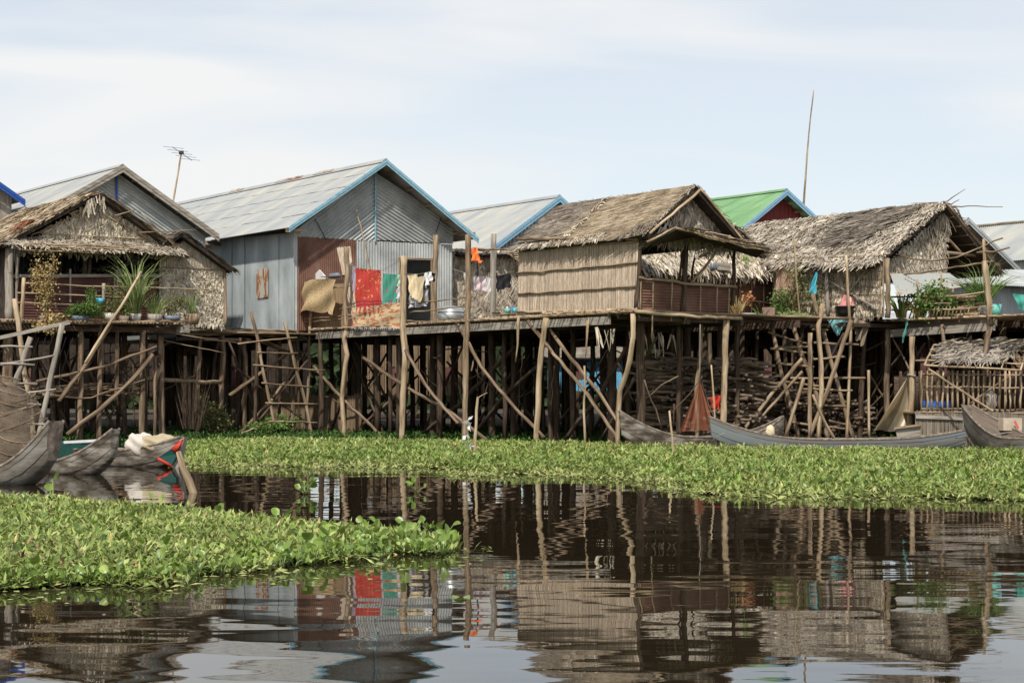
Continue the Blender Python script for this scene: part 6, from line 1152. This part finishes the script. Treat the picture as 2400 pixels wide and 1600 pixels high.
# grass-like and bushy potted plants
def tuft(h, c, n, L, w, m, spread=.5, up=1., droop=.6, nm='foliage', rad=.1):
    b = MB()
    for i in range(n):
        az = random.uniform(0, 6.28); o = V((math.cos(az), math.sin(az), 0)); p = c + o * random.uniform(0, rad); l = L * random.uniform(.5, 1.1); d = (Z * up + o * random.uniform(0, spread)).normalized(); s = d.cross(V((random.gauss(0, 1), random.gauss(0, 1), 0))).normalized(); vs_ = []; q = p
        for k in range(6):
            ww = w * (1 - (k / 5.2) ** 1.6) * .5; vs_ += [q - s * ww, q + s * ww]; q = q + d * l / 5; d = (d + (o * .25 - Z * .55) * droop * (k + 1) / 5).normalized()
        b.add(vs_, [(2 * k, 2 * k + 1, 2 * k + 3, 2 * k + 2) for k in range(5)])
    return b.build(nm, m, h)
def bush(h, c, rx, rz, n, s, m, nm='foliage', stems=6, drop=0.):
    b = MB(); b2 = MB()
    cl = [V((random.gauss(0, .5), random.gauss(0, .4), random.uniform(-.5, .9))) for _ in range(9)]
    for i in range(n):
        k = random.choice(cl); p = V((k.x + random.gauss(0, .28), k.y + random.gauss(0, .28), k.z + random.gauss(0, .28))); p = c + V((p.x * rx, p.y * rx, p.z * rz)); d = V((random.gauss(0, 1), random.gauss(0, 1), random.gauss(0, .7))).normalized() * s; e = d.cross(V((random.gauss(0, 1), random.gauss(0, 1), random.gauss(0, 1)))).normalized() * s * .35; b.add([p, p + d * .5 + e, p + d, p + d * .5 - e], [(0, 1, 2, 3)])
    o = b.build(nm, m, h)
    for i in range(stems): q = random.choice(cl); b2.tube([c - Z * rz * 1.0, c + V((q.x * rx, q.y * rx, q.z * rz))], .008, .004, 4, .01, .15)
    if stems: b2.build('stem', leafo, h)
    return o
pz = gT2.sh(W * .15)
def planter(label, name, x, y, fol, potm, pr, ph, cat='potted plant', potname='pot', dy=0):
    c = pz(x, y); h = thing(name, label, cat, c); pot('', potname, c, pr, ph, potm, '', .75, h)
    for f in fol: f(h, c + Z * ph * .9)
    return h
planter('tall dried brown weed with curled leaves at the left rail', 'dead_plant', 105, 752, [lambda h, c: bush(h, c + Z * .75, .36, .75, 1500, .06, leafdry, stems=14)], tarp, .16, .14)
planter('bright green bushy herb spilling over a tub in the middle of the left railing', 'herb_bush', 190, 752, [lambda h, c: bush(h, c + Z * .1 , .42, .2, 5200, .045, leafb, stems=8), lambda h, c: bush(h, c + V((.28, -.05, .55)), .12, .3, 500, .045, leafb, 'side_shoot', 3)], steel, .26, .14)
planter('tall drooping light green lemongrass clump in front of the dark hut opening', 'grass_clump', 318, 752, [lambda h, c: tuft(h, c, 60, 2.5, .05, leafg, .35, 1.0, 1.15), lambda h, c: tuft(h, c, 60, 1.0, .03, leafo, .7, 1, .5, 'undergrowth')], pot_w, .17, .2)
planter('olive leggy plant in a cloth wrapped pot right of the green herb', 'leggy_plant', 258, 752, [lambda h, c: bush(h, c + Z * .38, .26, .38, 900, .05, leafo, stems=12)], sackw, .18, .22)
planter('small pale shrub in a dark hanging bag near the leaning pole', 'small_shrub', 290, 760, [lambda h, c: bush(h, c + Z * .2, .18, .22, 500, .06, leafg, stems=6)], tarp, .16, .24)
planter('spiky green grass in a wooden slatted basket on the rail', 'grass_clump', 362, 756, [lambda h, c: tuft(h, c, 110, .75, .025, leafg, .8, 1, .45)], woodgrey, .24, .24, potname='basket')
planter('dull green seedling tray beside the slatted basket', 'seedlings', 402, 752, [lambda h, c: bush(h, c + Z * .25, .3, .28, 1100, .05, leafo, stems=8)], steel, .28, .14, potname='tray')
planter('thin green spring onions in a wicker basket by the leaf-clad hut', 'onion_plant', 450, 760, [lambda h, c: tuft(h, c, 46, .85, .022, leafg, .45, 1, .15)], wood, .24, .3, potname='wicker_basket')
planter('turquoise plastic bag tied to a small plant on the left rail', 'bagged_plant', 234, 712, [], bluebag, .12, .16, 'bag', 'bag_wrap')
p_ = gT2.sh(-W * .2)
h = thing('dead_plant', 'dead straw-coloured vine hanging over the frame below the left rail', 'dead plant', p_(125, 770)); bush(h, p_(125, 765), .45, .3, 700, .09, leafdry, stems=10)
# plants on the right deck
def dplant(label, name, x, y, Y, fol, cat='plant', pm=None, pr=.15, ph=.2):
    c = at(x, y, Y); h = thing(name, label, cat, c)
    if pm: pot('', 'pot', c, pr, ph, pm, '', .8, h)
    for f in fol: f(h, c)
dplant('feathery green bush growing before the salmon cloth', 'bush', 1858, 745, 47.3, [lambda h, c: bush(h, c + Z * .65, .42, .65, 1300, .06, leafo, stems=14), lambda h, c: bush(h, c + V((-.3, 0, .35)), .35, .3, 900, .07, leafb, 'side_shoot', 5)])
dplant('yellow-green bush left of the upright post by the latticed wall', 'bush', 1925, 745, 47.5, [lambda h, c: bush(h, c + Z * .5, .36, .5, 1300, .06, leafg, stems=12)])
dplant('sparse yellow-leaved plant climbing above the bushes on the latticed wall', 'climbing_plant', 1905, 700, 47.6, [lambda h, c: bush(h, c + Z * .3, .22, .35, 300, .08, leafg, stems=8)])
dplant('low pale green herbs along the platform edge right of the ladder top', 'herb_bed', 1855, 752, 46.5, [lambda h, c: bush(h, c + Z * .1, .45, .14, 1400, .05, leafg, stems=4)])
dplant('spider lily sprouting next to the mossy planter box', 'lily_plant', 1783, 742, 45.2, [lambda h, c: tuft(h, c, 14, .4, .04, leafb, .8, 1, .5)])
dplant('dry yellow stalks beside the porch corner post', 'dry_stalks', 1727, 745, 45, [lambda h, c: tuft(h, c, 50, .6, .03, leafdry, .4, 1, .6)])
dplant('red and orange withered shoot on the rusty parapet', 'withered_shoot', 1752, 705, 45.5, [lambda h, c: bush(h, c, .14, .16, 90, .1, mat('red_leaf', [(.45, .12, .05), (.5, .3, .15)], .7, (5, 5, 5), isl=.3), stems=3)])
dplant('tall corn-like plant with yellowing leaves under the metal awning, left one', 'maize_plant', 2112, 745, 45.7, [lambda h, c: tuft(h, c, 16, 1.0, .09, leafb, .6, 1, .7), lambda h, c: tuft(h, c, 12, .8, .07, leafdry, .7, 1, .9, 'dry_foliage')])
dplant('tall corn-like plant with orange dry leaves under the metal awning, right one', 'maize_plant', 2155, 745, 45.5, [lambda h, c: tuft(h, c, 14, 1.15, .09, leafg, .4, 1, .6), lambda h, c: tuft(h, c, 16, .9, .07, leafdry, .6, 1, .8, 'dry_foliage')])
dplant('green leafy shrub behind the leaning sticks on the right deck', 'bush', 2195, 745, 45.4, [lambda h, c: bush(h, c + Z * .4, .45, .4, 1500, .1, leafb, stems=8)])
dplant('large arching green grass plant in a pale pot behind the right rail', 'grass_plant', 2305, 742, 45, [lambda h, c: tuft(h, c + Z * .2, 90, 1.5, .045, leafb, .7, 1.0, .95), lambda h, c: tuft(h, c + Z * .2, 30, 1.7, .04, leafg, .5, 1.1, .8, 'tall_blade'), lambda h, c: bush(h, c + Z * .5, .3, .4, 900, .06, leafb, 'undergrowth', 4)], pm=pot_w, pr=.2, ph=.3)
pot('pale teal plastic bucket right of the arching grass plant', 'bucket', at(2332, 740, 44.6), .17, .3, teal, 'bucket')
dplant('dry grey-green weed clump on the bank behind the crossbar post', 'weed_clump', 492, 1015, 52, [lambda h, c: bush(h, c + Z * .5, .5, .5, 1500, .09, leafo, stems=20)])
dplant('green weed clump at the foot of the tall ladder, left side', 'weed_clump', 615, 1022, 52.2, [lambda h, c: bush(h, c + Z * .15, .45, .2, 900, .1, leafb, stems=6)]); dplant('green weed clump at the foot of the tall ladder, right side', 'weed_clump', 665, 1018, 53, [lambda h, c: bush(h, c + Z * .2, .4, .3, 900, .1, leafb, stems=6)])
dplant('brush pile of thin twigs leaning beside the second left post', 'brush_pile', 450, 1005, 50, [lambda h, c: tuft(h, c, 60, 2.0, .03, wooddark, .35, 1, .02, 'twig', .3)])

for o in list(bpy.data.objects):
    if '_w' in o: del o['_w']
